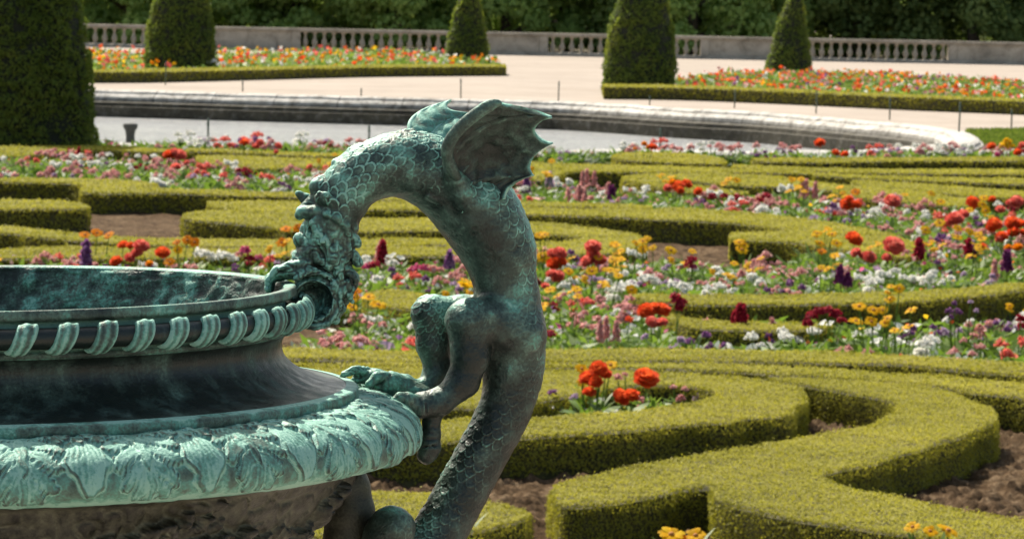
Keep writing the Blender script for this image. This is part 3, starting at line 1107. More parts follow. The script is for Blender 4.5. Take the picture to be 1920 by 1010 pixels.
# inward normals
cx_, cy_ = rim_w.mean(0)
tg_ = np.roll(rim_w, -1, 0) - np.roll(rim_w, 1, 0)
tg_ /= np.linalg.norm(tg_, axis=1)[:, None]
inn = np.stack([-tg_[:, 1], tg_[:, 0]], 1)
if np.mean(np.sum(inn * (np.array([cx_, cy_]) - rim_w), 1)) < 0:
    inn = -inn
for _ in range(6):
    inn = (np.roll(inn, 1, 0) + inn + np.roll(inn, -1, 0)) / 3
inn /= np.linalg.norm(inn, axis=1)[:, None]
prof = [(-0.34, -0.02), (-0.34, 0.09), (-0.29, 0.10), (-0.28, 0.15), (-0.20, 0.185), (-0.06, 0.20), (0.08, 0.195), (0.15, 0.165), (0.17, 0.115), (0.26, 0.105), (0.33, 0.05), (0.36, -0.05), (0.50, -0.07), (0.515, -0.155), (0.60, -0.165), (0.62, -0.60)]
nP, nr_ = len(rim_w), len(prof)
V = np.zeros((nP, nr_, 3))
blk = np.sin(np.arange(nP) * 1.7) * 0.006
for j, (o, z) in enumerate(prof):
    V[:, j, :2] = rim_w + inn * o
    V[:, j, 2] = z + (blk if 0 < j < 10 else 0)
arc = np.r_[0, np.cumsum(np.linalg.norm(np.diff(rim_w, axis=0), axis=1))]
k = NT('coping_stone')
co = k.coord('Object')
ar_ = k.attr('arc')
gz = k.n('ShaderNodeSeparateXYZ')
k.l(co, gz.inputs[0])
cb = k.n('ShaderNodeCombineXYZ')
k.l(ar_, cb.inputs[0])
k.l(k.math('MULTIPLY', gz.outputs['Z'], 1.2), cb.inputs[1])
n1 = k.noise(1.1, 6, 0.7, co, 1.5)
n2 = k.noise(5.5, 5, 0.7, cb.outputs[0], 0.4)
n3 = k.noise(30, 4, 0.6, co)
f = k.math('ADD', k.math('MULTIPLY', n1, 0.45), k.math('ADD', k.math('MULTIPLY', n2, 0.45), k.math('MULTIPLY', n3, 0.15)))
zz = k.math('MULTIPLY', k.math('ADD', gz.outputs['Z'], 0.07), 7.0, clamp=True)
zz = k.math('ADD', zz, k.math('MULTIPLY', k.math('SUBTRACT', n2, 0.5), 0.9), clamp=True)
dry = k.ramp(f, [(0.38, (0.12, 0.11, 0.095)), (0.46, (0.30, 0.28, 0.25)), (0.53, (0.47, 0.45, 0.41)), (0.66, (0.64, 0.61, 0.57))])
algae = k.ramp(n1, [(0.3, (0.026, 0.023, 0.015)), (0.7, (0.085, 0.075, 0.052))])
jt = k.math('FRACT', k.math('DIVIDE', ar_, 1.45))
joint = k.math('LESS_THAN', jt, 0.022)
c_ = k.mix(zz, algae, dry)
k.set(Base_Color=k.mix(k.math('MULTIPLY', joint, 0.75), c_, (0.05, 0.045, 0.04)), Roughness=0.75)
k.b.inputs['Specular IOR Level'].default_value = 0.25
k.bump(k.math('ADD', n2, n3), 0.25, 0.012)
V[:, 1:11, 2] += ((vnoise(np.c_[arc * 0.9, np.zeros(nP), np.zeros(nP)], 91) - 0.5) * 0.02)[:, None]
pond = obj('pond_coping', mesh_np('pond_coping', V.reshape(-1, 3), gridq(nP, nr_, True), None, k.m, False, {'arc': ('POINT', np.repeat(arc, nr_))}))
tag(pond, 'weathered grey stone coping round the oval garden pond', 'coping')
hole = rim_w + inn * (-0.30)
V, T = poly_np([np.array([(-1400, -300), (1400, -300), (1400, 2500), (-1400, 2500)], float), hole[::2]], 0.0)
obj('gravel_ground', mesh_np('gravel_ground', V, None, T, M_gravel, False), kind='structure')
k = NT('pond_water')
co = k.coord('Object')
wn = k.noise(5.5, 3, 0.6, k.coord('Object', (1, 0.45, 1)))
wn2 = k.noise(22, 3, 0.6, co)
k.set(Base_Color=k.ramp(k.math('ADD', k.math('MULTIPLY', wn, 0.5), k.math('MULTIPLY', k.noise(0.9, 4, 0.6, k.coord('Object', (0.35, 1.6, 1))), 0.5)), [(0.38, (0.45, 0.46, 0.455)), (0.62, (0.63, 0.63, 0.615))]), Roughness=0.2)  # sky reflection on the ripples painted into the pale base colour
k.b.inputs['Specular IOR Level'].default_value = 0.5
k.bump(k.math('ADD', wn, k.math('MULTIPLY', wn2, 0.4)), 1.0, 0.35)
wl = rim_w + inn * 0.615
V, T = poly_np([wl[::2]], -0.40)
obj('pond_water', mesh_np('pond_water', V, None, T, k.m, False), kind='structure')
# dark stone stub standing in the pond
b = G(244, 276, -0.45)
pp = Parts()
for (r0, z0, r1, z1) in ((0.085, 0.0, 0.075, 0.10), (0.075, 0.10, 0.095, 0.34), (0.12, 0.34, 0.12, 0.42)):
    pass
pts = [(0.10, 0), (0.10, 0.05), (0.075, 0.09), (0.070, 0.22), (0.085, 0.32), (0.115, 0.36), (0.12, 0.42), (0.10, 0.44), (0.0, 0.445)]
a = np.arange(20) / 20 * 2 * math.pi
Vv = np.stack([np.outer(np.cos(a), [p[0] for p in pts]), np.outer(np.sin(a), [p[0] for p in pts]), np.broadcast_to([p[1] for p in pts], (20, len(pts)))], -1).reshape(-1, 3)
k = NT('stub_stone')
k.set(Base_Color=k.ramp(k.noise(12, 5), [(0.3, (0.03, 0.03, 0.025)), (0.7, (0.10, 0.095, 0.08))]), Roughness=0.8)
o = obj('stone_stub', mesh_np('stone_stub', Vv, gridq(20, len(pts), True), None, k.m), loc=tuple(b))
o.scale = (1.15, 1.15, 1.0)
tag(o, 'short dark stone post standing in the pond water', 'post')

# soil: lumpy dug earth of the parterre
lawn_poly = gp([(1812, 246), (2100, 240), (2100, 277), (1790, 280)], 0.0)
SO = Parts()


def soil_patch(xs, ys, amp, skip=None):
    X, Y = np.meshgrid(xs, ys, indexing='ij')
    q = np.stack([X.ravel(), Y.ravel(), np.zeros(X.size)], 1)
    cl = vnoise(q * 9, 63)
    Z = 0.008 + 0.03 * vnoise(q * 2.1, 61) + 0.035 * vnoise(q * 5, 62) ** 2 + 0.05 * np.clip(cl - 0.45, 0, 1) + 0.06 * np.clip(vnoise(q * 17, 64) - 0.4, 0, 1) + 0.075 * np.clip(vnoise(q * 33, 65) - 0.4, 0, 1)
    Z = 0.006 + (Z - 0.008) * amp
    P2 = np.stack([X.ravel(), Y.ravel()], 1)
    keep = ~inside(P2, hole) & ~inside(P2, lawn_poly)
    if skip is not None:
        keep &= ~((np.abs(P2[:, 0]) < skip[0]) & (P2[:, 1] > skip[1]) & (P2[:, 1] < skip[2]))
    Qs = gridq(len(xs), len(ys))
    SO.add(np.c_[P2, Z], Qs[keep[Qs].all(1)])


soil_patch(np.arange(-3.6, 3.601, 0.026), np.arange(13, 25.01, 0.026), 1.0)
soil_patch(np.arange(-7.0, 7.01, 0.06), np.arange(24.9, 40, 0.06), 0.5)
soil_patch(np.arange(-11, 11.01, 0.13), np.arange(8, 60.2, 0.13), 0.4, (3.5, 13.1, 24.9))
obj('soil', SO.mesh('soil', M_soil), kind='structure')

# ================================================================== BOX HEDGES
def leaf_mat(name, lo, mid, hi, trans=0.35, rough=0.6, var=1.0, spec=0.14):
    k = NT(name)
    co = k.coord('Object')
    nz = k.noise(1.1, 4, 0.6, co)
    rn = k.attr('rnd')
    f = k.math('ADD', k.math('MULTIPLY', rn, 0.34 * var), k.math('MULTIPLY', nz, 0.70))
    col = k.ramp(f, [(0.12, lo), (0.5, mid), (0.9, hi)])
    k.set(Base_Color=col, Roughness=rough)
    k.b.inputs['Specular IOR Level'].default_value = spec
    tr = k.n('ShaderNodeBsdfTranslucent')
    k.l(k.mix(0.25, col, (0.9, 0.9, 0.1), 'SOFT_LIGHT'), tr.inputs[0])
    mx = k.n('ShaderNodeMixShader')
    mx.inputs[0].default_value = trans
    k.l(k.b.outputs[0], mx.inputs[1])
    k.l(tr.outputs[0], mx.inputs[2])
    k.l(mx.outputs[0], k.t.nodes['Material Output'].inputs[0])
    return k.m


M_grass = leaf_mat('grass', (0.05, 0.10, 0.015), (0.13, 0.19, 0.03), (0.26, 0.29, 0.07), 0.45)
V, T = poly_np([lawn_poly], 0.02)
pp = Parts()
pp.add(V, None, T, 0.4)
lo_, hi_ = lawn_poly.min(0), lawn_poly.max(0)
pt = RNG.uniform(lo_, hi_, (26000, 2))
pt = pt[inside(pt, lawn_poly) & ~inside(pt, rim_w + inn * (-0.4))]
n = len(pt)
an = RNG.uniform(0, math.pi, n)
hh = RNG.uniform(0.03, 0.07, n)
wv = np.stack([np.cos(an), np.sin(an), np.zeros(n)], 1) * 0.02
b0 = np.c_[pt, np.full(n, 0.02)]
tip = b0 + np.c_[RNG.normal(0, 0.02, (n, 2)), hh]
V = np.stack([b0 - wv, b0 + wv, tip], 1).reshape(-1, 3)
pp.add(V, None, np.arange(3 * n).reshape(-1, 3), np.repeat(RNG.random(n), 3))
obj('lawn', pp.mesh('lawn', M_grass, True, 'rnd'), kind='stuff')


M_box = leaf_mat('box_leaves', (0.14, 0.142, 0.016), (0.335, 0.316, 0.040), (0.50, 0.448, 0.085), 0.44, 0.6)
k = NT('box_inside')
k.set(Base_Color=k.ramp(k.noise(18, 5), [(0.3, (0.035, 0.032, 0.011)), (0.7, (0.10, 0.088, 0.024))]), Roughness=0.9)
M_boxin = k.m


def leaves_on(P, N, L, W, spread, rng):
    """diamond leaves at P around normals N"""
    n = len(P)
    d = N + rng.normal(0, spread, (n, 3))
    d /= np.linalg.norm(d, axis=1)[:, None]
    r = rng.normal(0, 1, (n, 3))
    u = np.cross(d, r)
    u /= np.linalg.norm(u, axis=1)[:, None] + 1e-9
    v = np.cross(d, u)
    l = (L * rng.uniform(0.7, 1.3, n))[:, None] / 2
    wd = (W * rng.uniform(0.7, 1.3, n))[:, None] / 2
    V = np.stack([P - u * l, P + v * wd - d * wd * 0.35, P + u * l, P - v * wd - d * wd * 0.35], 1).reshape(-1, 3)
    return V, np.arange(4 * n).reshape(-1, 4)


def tri_sample(V, T, n, rng):
    a, b, c = V[T[:, 0]], V[T[:, 1]], V[T[:, 2]]
    ar = 0.5 * np.linalg.norm(np.cross(b - a, c - a), axis=1)
    i = rng.choice(len(T), n, p=ar / ar.sum())
    r1, r2 = np.sqrt(rng.random(n)), rng.random(n)
    return a[i] * (1 - r1)[:, None] + b[i] * (r1 * (1 - r2))[:, None] + c[i] * (r1 * r2)[:, None]


HEDGES = []


def hedge(label, outline, h=0.275, z_px=None, smooth=True, group='clipped box hedges of the parterre', world=None, name='box_hedge', dens=1.0):
    """outline: photo positions of the top edge; points repeated twice are kept as corners"""
    zt = h if z_px is None else z_px
    if world is None:
        pts, corner = [], []
        for p in outline:
            g_ = G(p[0], p[1], zt)[:2]
            pts.append(g_)
            corner.append(len(p) > 2)
        pts = np.array(pts)
        if smooth:
            out = []
            m = len(pts)
            for i in range(m):
                p1, p2 = pts[i], pts[(i + 1) % m]
                p0 = p1 * 2 - p2 if corner[i] else pts[(i - 1) % m]
                p3 = p2 * 2 - p1 if corner[(i + 1) % m] else pts[(i + 2) % m]
                for q in range(6):
                    t = q / 6
                    out.append(0.5 * (2 * p1 + (p2 - p0) * t + (2 * p0 - 5 * p1 + 4 * p2 - p3) * t * t + (3 * p1 - p0 - 3 * p2 + p3) * t ** 3))
            pts = np.array(out)
    else:
        pts = np.asarray(world, float)
    # orientation ccw
    A = 0.5 * np.sum(pts[:, 0] * np.roll(pts[:, 1], -1) - np.roll(pts[:, 0], -1) * pts[:, 1])
    if A < 0:
        pts = pts[::-1]
        A = -A
    pn_ = np.roll(pts, -1, 0) - np.roll(pts, 1, 0)
    pn_ /= np.linalg.norm(pn_, axis=1)[:, None] + 1e-9
    pts = pts + np.stack([pn_[:, 1], -pn_[:, 0]], 1) * ((vnoise(np.c_[pts * 3.0, np.zeros(len(pts))], 77) - 0.5) * 0.05)[:, None]
    # drop near-duplicates
    kp = np.linalg.norm(np.roll(pts, -1, 0) - pts, axis=1) > 0.004
    pts = pts[kp]
    dist = float(np.mean(pts[:, 1]))
    rng = np.random.default_rng(abs(hash(label)) % 1 + len(HEDGES) * 17 + 5)
    dz = rng.uniform(-0.008, 0.008)
    ht = h + dz
    m = len(pts)
    tn = np.roll(pts, -1, 0) - np.roll(pts, 1, 0)
    tn /= np.linalg.norm(tn, axis=1)[:, None] + 1e-9
    ins_ = pts - np.stack([tn[:, 1], -tn[:, 0]], 1) * 0.022
    Vi, Ti = poly_np([ins_], ht - 0.028)
    V, T = poly_np([pts], ht)
    # inset walls a little so that leaves cover them
    pp = Parts()
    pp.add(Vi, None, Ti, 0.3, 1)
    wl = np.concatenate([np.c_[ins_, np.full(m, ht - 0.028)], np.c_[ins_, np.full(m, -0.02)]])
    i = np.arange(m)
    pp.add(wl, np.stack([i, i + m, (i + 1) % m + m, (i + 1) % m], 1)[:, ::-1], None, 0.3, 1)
    L = float(np.clip(dist * 0.00072, 0.0135, 0.075))
    den = dens * 1.5 / (L * L * 0.6)
    nt_ = int(np.clip(A * den, 60, 160000))
    P = tri_sample(V, T, nt_, rng)
    und = (vnoise(P * [3, 3, 1], 71) - 0.5) * 0.022 + (vnoise(P * [11, 11, 1], 72) - 0.5) * 0.014
    P[:, 2] = ht + und + rng.normal(0, 0.005, nt_) - 0.004
    shoots = rng.random(nt_) < 0.022
    P[shoots, 2] += rng.uniform(0.008, 0.03, shoots.sum())
    V1, Q1 = leaves_on(P, np.array([0, 0, 1.0]), L, L * 0.66, 0.38, rng)
    pp.add(V1, Q1, None, np.repeat(np.clip(rng.beta(2, 2, nt_), 0, 1), 4))
    # sides
    e = np.roll(pts, -1, 0) - pts
    el = np.linalg.norm(e, axis=1)
    per = el.sum()
    ns = int(np.clip(per * h * den * 0.95, 60, 120000))
    ii = rng.choice(m, ns, p=el / per)
    t = rng.random(ns)
    p2 = pts[ii] + e[ii] * t[:, None]
    nn = np.stack([e[ii][:, 1], -e[ii][:, 0]], 1) / el[ii][:, None]
    zz = ht * rng.random(ns) ** 0.85
    bul = (vnoise(np.c_[p2 * 4, zz * 6], 73) - 0.4) * 0.035
    # thin, gappy feet
    okk = (zz > 0.07) | (rng.random(ns) < 0.35)
    off = bul + rng.normal(0, 0.006, ns) - 0.02 * np.clip((0.10 - zz) / 0.10, 0, 1)
    off -= 0.012 * np.clip((zz - ht + 0.03) / 0.03, 0, 1)
    P = np.c_[p2 + nn * off[:, None], zz][okk]
    N = np.c_[nn, np.full(ns, 0.25)][okk]
    V1, Q1 = leaves_on(P, N, L, L * 0.62, 0.6, rng)
    pp.add(V1, Q1, None, np.repeat(rng.beta(2, 2, len(P)) * 0.85, 4))
    org = np.array([pts[:, 0].mean(), pts[:, 1].mean(), 0.0])
    for v in pp.V:
        v -= org
    me = pp.mesh(name, None, True, 'rnd', [M_box, M_boxin])
    o = obj(name, me, loc=tuple(org))
    tag(o, label, 'hedge', group)
    HEDGES.append((o, pts))
    return o


C = 'c'
hedge('broad foreground box hedge curling in an S with a forked near edge', [
    (1035, 930), (1045, 912), (1080, 899), (1147, 882), (1205, 871), (1278, 858), (1366, 845), (1440, 833), (1513, 819), (1587, 805), (1642, 790), (1676, 775),
    (1689, 764), (1678, 755), (1645, 744), (1597, 735), (1532, 724), (1490, 719), (1466, 716, C), (1440, 708, C), (1550, 711), (1660, 718), (1755, 728), (1806, 743), (1843, 757), (1865, 771), (1869, 783),
    (1854, 796), (1806, 816), (1755, 831), (1711, 845), (1645, 867), (1587, 878), (1548, 886), (1540, 891), (1568, 904), (1623, 920), (1696, 935), (1770, 951), (1843, 962), (1920, 972), (2060, 992, C),
    (2060, 1062, C), (1900, 1026), (1806, 1011), (1733, 1001), (1660, 994), (1605, 986), (1513, 974), (1440, 961), (1385, 947), (1337, 931), (1326, 912, C), (1278, 915), (1235, 924), (1183, 937), (1110, 945), (1060, 947), (1040, 942)])
hedge('rounded box hedge ring holding the red dahlia bed in front', [
    (560, 686, C), (700, 688), (900, 688), (1080, 691), (1250, 697), (1400, 707), (1466, 716), (1493, 724), (1507, 735), (1511, 746), (1496, 761), (1464, 774), (1414, 778), (1366, 786), (1256, 794), (1183, 801), (1073, 808), (1000, 814), (900, 820), (760, 822), (560, 815, C),
    (560, 790, C), (700, 790), (840, 782), (900, 776), (1000, 781), (1073, 776), (1147, 771), (1205, 766), (1264, 757), (1315, 748), (1341, 735), (1322, 725), (1293, 719), (1238, 717), (1150, 722), (1080, 736), (1000, 752), (930, 762), (860, 760), (700, 755), (560, 752, C)])
hedge('short low box hedge stub behind the dragon tail', [(500, 921, C), (690, 920), (771, 922), (811, 923), (898, 934), (946, 942), (985, 952), (1000, 962), (985, 970), (968, 974), (913, 988), (859, 994), (760, 1000), (690, 1003), (500, 1006, C)])
hedge('narrow outer box hedge band curving right behind the forked hedge', [
    (440, 681, C), (700, 681), (1000, 680), (1350, 681), (1440, 685), (1550, 690), (1675, 698), (1770, 704), (1843, 711), (1920, 719), (2060, 735, C), (2060, 768, C), (1920, 743), (1872, 737), (1806, 731), (1755, 723), (1675, 715), (1550, 706), (1440, 699), (1350, 693), (1000, 684.5), (700, 684.5), (440, 684.5, C)])
hedge('long thin box hedge edging the flower ribbon from dragon to right border', [
    (380, 652, C), (533, 651), (651, 655), (781, 656), (1025, 653), (1150, 652), (1300, 654), (1475, 655), (1565, 657), (1690, 664), (1790, 670), (1915, 680), (2060, 696, C), (2060, 718, C), (1915, 700), (1790, 690), (1690, 680), (1565, 677), (1475, 675), (1300, 673), (1150, 673), (1025, 675), (781, 676), (651, 672), (533, 668), (380, 668, C)])
hedge('long bowed box hedge between two flower ribbons at right', [
    (1195, 550), (1300, 551), (1440, 551), (1615, 547.5), (1740, 542.5), (1840, 535), (1920, 529), (2060, 516, C), (2060, 530, C), (1920, 542), (1790, 555), (1690, 561), (1615, 565), (1440, 567.5), (1300, 567), (1225, 562), (1192, 556)])
hedge('low box hedge strip half hidden by petunias below the bowed hedge', [(1250, 588), (1300, 596), (1400, 602), (1480, 603), (1545, 603), (1545, 614), (1400, 616), (1300, 612), (1255, 600)])
hedge('short box hedge seen between dragon leg and yellow daisies', [(683, 556), (700, 547), (740, 543), (790, 550), (860, 565), (905, 575), (890, 583), (820, 583), (740, 575), (695, 566)])
hedge('crescent box hedge right of the dragon with a narrow slit', [
    (840, 412, C), (960, 415), (1060, 420), (1135, 430), (1190, 438), (1212, 447), (1200, 460), (1170, 470), (1100, 475), (1000, 473), (840, 466, C), (840, 450, C), (960, 452), (1060, 452), (1090, 447), (1070, 441), (1000, 436), (840, 432, C)])
hedge('thin box hedge bar left of white petunias beside the dragon back', [(900, 376, C), (980, 378), (1100, 381), (1210, 386), (1212, 391), (1100, 388), (980, 386), (900, 384, C)])
hedge('broad tapering box hedge sweeping right from the dragon shoulder', [
    (840, 384, C), (987, 389), (1100, 391), (1210, 392), (1260, 389), (1335, 392), (1435, 401), (1515, 410), (1590, 422), (1665, 437), (1705, 452), (1722, 464), (1700, 472), (1640, 464), (1560, 448), (1490, 436), (1440, 424), (1360, 416), (1260, 411), (1210, 409), (1185, 407), (1085, 404), (990, 400), (840, 398, C)])
hedge('square ended box hedge block with yellow daisies at its corner', [(1370, 442, C), (1378, 436), (1440, 434), (1495, 437), (1560, 450), (1640, 466), (1700, 474), (1690, 482), (1600, 470), (1500, 455), (1440, 450), (1385, 448), (1370, 448, C)])
hedge('oval box hedge nearest the pond in the middle', [(1150, 292), (1160, 287), (1200, 285), (1240, 285), (1300, 288), (1335, 292), (1358, 299), (1361, 303), (1335, 305), (1235, 302), (1172, 298), (1153, 295)])
hedge('long box hedge coming forward below the oval hedge', [
    (940, 302, C), (1000, 304), (1060, 307), (1160, 309), (1300, 313), (1440, 318), (1520, 322), (1520, 325), (1440, 323), (1300, 322.5), (1160, 321.5), (1075, 321), (1055, 325), (1030, 335), (990, 337), (940, 335, C)])
hedge('two pronged box hedge with orange dahlias before it', [
    (1167, 332), (1185, 327), (1235, 325), (1330, 325), (1440, 329), (1520, 338), (1580, 349), (1560, 355), (1480, 350), (1400, 347), (1330, 343), (1262, 333), (1250, 334), (1300, 346), (1370, 355), (1400, 360), (1360, 364), (1270, 356), (1210, 344), (1172, 336)])
hedge('thin box hedge line by the back flower border', [(1440, 297), (1540, 296.5), (1690, 296), (1920, 295), (2060, 294, C), (2060, 300, C), (1920, 301), (1690, 301.5), (1540, 304), (1440, 303), (1410, 299)])
hedge('second thin box hedge line from the back at right', [(1375, 308, C), (1440, 311), (1565, 315), (1690, 316.5), (1920, 317.5), (2060, 318, C), (2060, 325, C), (1920, 325), (1690, 324), (1565, 321.5), (1440, 318), (1375, 312, C)])
hedge('third thin box hedge line from the back at right', [(1525, 325, C), (1565, 326), (1690, 330), (1815, 333), (1920, 335), (2060, 337, C), (2060, 348, C), (1920, 345), (1815, 341), (1740, 338), (1640, 335), (1525, 328, C)])
hedge('fourth thin box hedge line from the back at right', [(1600, 336, C), (1640, 338), (1740, 344), (1840, 351), (1920, 358), (2060, 368, C), (2060, 362, C), (1990, 372), (1920, 368), (1865, 367), (1790, 363), (1715, 355), (1640, 347), (1595, 341, C)])
hedge('fifth box hedge ending in a point behind the coral dahlias', [(1585, 347, C), (1640, 350), (1715, 359), (1790, 369), (1850, 380), (1830, 384), (1790, 386), (1690, 378), (1600, 368), (1560, 361, C)])
hedge('box hedge strip in front of the dark left yew', [(-140, 277, C), (0, 275), (100, 274), (180, 273), (260, 277), (340, 281), (345, 284), (260, 283), (150, 281), (110, 284), (60, 290), (0, 293), (-140, 296, C)])
hedge('box hedge ribbon with red dahlias at its left end', [(369, 294), (374, 291), (420, 290.5), (520, 294), (640, 299), (760, 303), (900, 305, C), (900, 311, C), (760, 309), (619, 309), (560, 311), (472, 314), (425, 309), (380, 303), (369, 298)])
hedge('thin box hedge continuing left of the small pink petunias', [(350, 279, C), (420, 281), (520, 284), (640, 288), (740, 291, C), (740, 295, C), (640, 293), (520, 289), (420, 285), (350, 283, C)])
hedge('dark faced box hedge at the left edge behind bare soil', [(-140, 331, C), (0, 333), (150, 335), (250, 338), (295, 343), (250, 347), (165, 348), (155, 345), (110, 341), (0, 339), (-140, 337, C)])
hedge('box hedge with a blunt left end running to the dragon head', [(152, 353), (160, 349), (210, 346), (270, 346), (330, 352), (450, 357), (560, 360), (680, 364), (800, 367, C), (800, 376, C), (680, 371), (560, 366), (450, 363), (400, 362), (300, 359), (200, 359.5), (157, 358)])
hedge('box hedge stub at the left edge ending at bare soil', [(-140, 372, C), (0, 374), (80, 376), (140, 380), (168, 386), (162, 389), (120, 390), (60, 390), (0, 391), (-140, 392, C)])
hedge('large box hedge with a pointed left end and inner notch', [
    (342, 405), (350, 400), (389, 394), (450, 392), (391, 386, C), (389, 378, C), (430, 376), (520, 377), (640, 377), (760, 378), (870, 382, C), (870, 394, C), (760, 392), (690, 391), (640, 394), (560, 400), (519, 404), (560, 406), (640, 408), (720, 409), (870, 410, C), (870, 430, C), (760, 430), (690, 432), (640, 430), (550, 430), (494, 423), (411, 416), (355, 410)])
hedge('box hedge strip crossing low at left with yellow daisies', [(-140, 419, C), (0, 423), (60, 427), (130, 436), (200, 441), (320, 446), (420, 448), (550, 449), (700, 446), (850, 446, C), (850, 458, C), (700, 459), (550, 462), (420, 461), (320, 458), (200, 452), (120, 447), (60, 441), (0, 435), (-140, 430, C)])
hedge('lowest box hedge strip behind the vase rim', [(-140, 466, C), (0, 467), (100, 463), (200, 464), (320, 466), (420, 466), (560, 464), (700, 463), (850, 464, C), (850, 480, C), (700, 478), (560, 478), (420, 480), (320, 482), (200, 484), (100, 482), (0, 484), (-140, 485, C)])
# ================================================================== FAR TERRACE: balustrade, yews, trees, stakes
k = NT('balustrade_stone')
co = k.coord('Object')
n1 = k.noise(1.2, 6, 0.65, co, 0.8)
n2 = k.noise(14, 4, 0.6, co)
f = k.math('ADD', k.math('MULTIPLY', n1, 0.7), k.math('MULTIPLY', n2, 0.3))
k.set(Base_Color=k.ramp(f, [(0.34, (0.19, 0.168, 0.135)), (0.5, (0.37, 0.33, 0.27)), (0.66, (0.48, 0.43, 0.36))]), Roughness=0.9)
k.bump(n2, 0.4, 0.02)
M_stone = k.m
A0, A1 = G(-250, 80), G(2150, 127)
ld = (A1 - A0)[:2]
LEN = np.linalg.norm(ld)
ld /= LEN
ln_ = np.array([-ld[1], ld[0]])       # away from the viewer


def along(x):
    """distance along the balustrade for a photo column"""
    d = ray(x, 100)
    # intersect vertical plane
    M2 = np.array([[ld[0], -d[0]], [ld[1], -d[1]]])
    s_, _ = np.linalg.solve(M2, -A0[:2])
    return s_


bal = empty('balustrade', (A0[0], A0[1], 0), 'long pale stone balustrade with turned balusters in front of the dark trees', 'balustrade')
bal.rotation_euler = (0, 0, math.atan2(ld[1], ld[0]))


def boxm(x0, x1, y0, y1, z0, z1):
    V = np.array([(x, y, z) for x in (x0, x1) for y in (y0, y1) for z in (z0, z1)], float)
    return V, np.array([(0, 1, 3, 2), (4, 6, 7, 5), (0, 4, 5, 1), (2, 3, 7, 6), (0, 2, 6, 4), (1, 5, 7, 3)])


BH = 0.96


def slabm(name, pcs):
    pp = Parts()
    for p in pcs:
        V, Q = boxm(*p)
        pp.add(V, Q)
    o = obj(name, pp.mesh(name, M_stone, False), bal)
    bv = o.modifiers.new('bevel', 'BEVEL')
    bv.width = 0.015
    bv.segments = 1
    return o


slabm('plinth', [(0, LEN, -0.24, 0.24, -0.05, 0.13)])
slabm('top_rail', [(0, LEN, -0.23, 0.23, 0.80, 0.86), (0, LEN, -0.27, 0.27, 0.862, BH)])
bays = [(-110, -345 + 0), (97, 385), (563, 848), (1027, 1313), (1497, 1777)]
bays = [(-368, -84), (97, 385), (563, 848), (1027, 1313), (1497, 1777), (1963, 2240)]
bt = [(0.095, 0.13), (0.095, 0.17), (0.055, 0.185), (0.05, 0.21), (0.085, 0.26), (0.112, 0.34), (0.105, 0.42), (0.075, 0.52), (0.052, 0.60), (0.046, 0.64), (0.062, 0.66), (0.048, 0.68), (0.055, 0.72), (0.09, 0.745), (0.095, 0.80)]
a = np.arange(14) / 14 * 2 * math.pi
Vb = np.stack([np.outer(np.cos(a), [p[0] for p in bt]), np.outer(np.sin(a), [p[0] for p in bt]), np.broadcast_to([p[1] for p in bt], (14, len(bt)))], -1).reshape(-1, 3)
me_b = mesh_np('baluster', Vb, gridq(14, len(bt), True), None, M_stone)
prev = None
for (xa, xb) in bays:
    sa, sb = along(xa), along(xb)
    if prev is not None:
        w_ = 0.36
        slabm('panel', [(prev + w_, sa - w_, -0.16, 0.16, 0.13, 0.80)])
        for c_ in (prev, sa):
            s0 = c_ if c_ == prev else c_ - w_
            slabm('pier', [(s0, s0 + w_, -0.21, 0.21, 0.132, 0.798)])
    prev = sb
    n = 16
    for i in range(n):
        s_ = sa + (sb - sa) * (i + 0.5) / n
        if -0.2 < s_ < LEN + 0.2:
            obj('baluster', me_b, bal, (s_, 0, 0))

# ---- clipped yews
M_yew = leaf_mat('yew_needles', (0.05, 0.095, 0.018), (0.16, 0.215, 0.038), (0.36, 0.35, 0.062), 0.5, 0.6)
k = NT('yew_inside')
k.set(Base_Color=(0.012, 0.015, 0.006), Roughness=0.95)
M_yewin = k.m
k = NT('bark')
k.set(Base_Color=k.ramp(k.noise(8, 5), [(0.3, (0.045, 0.035, 0.025)), (0.7, (0.12, 0.095, 0.07))]), Roughness=0.95)
M_bark = k.m


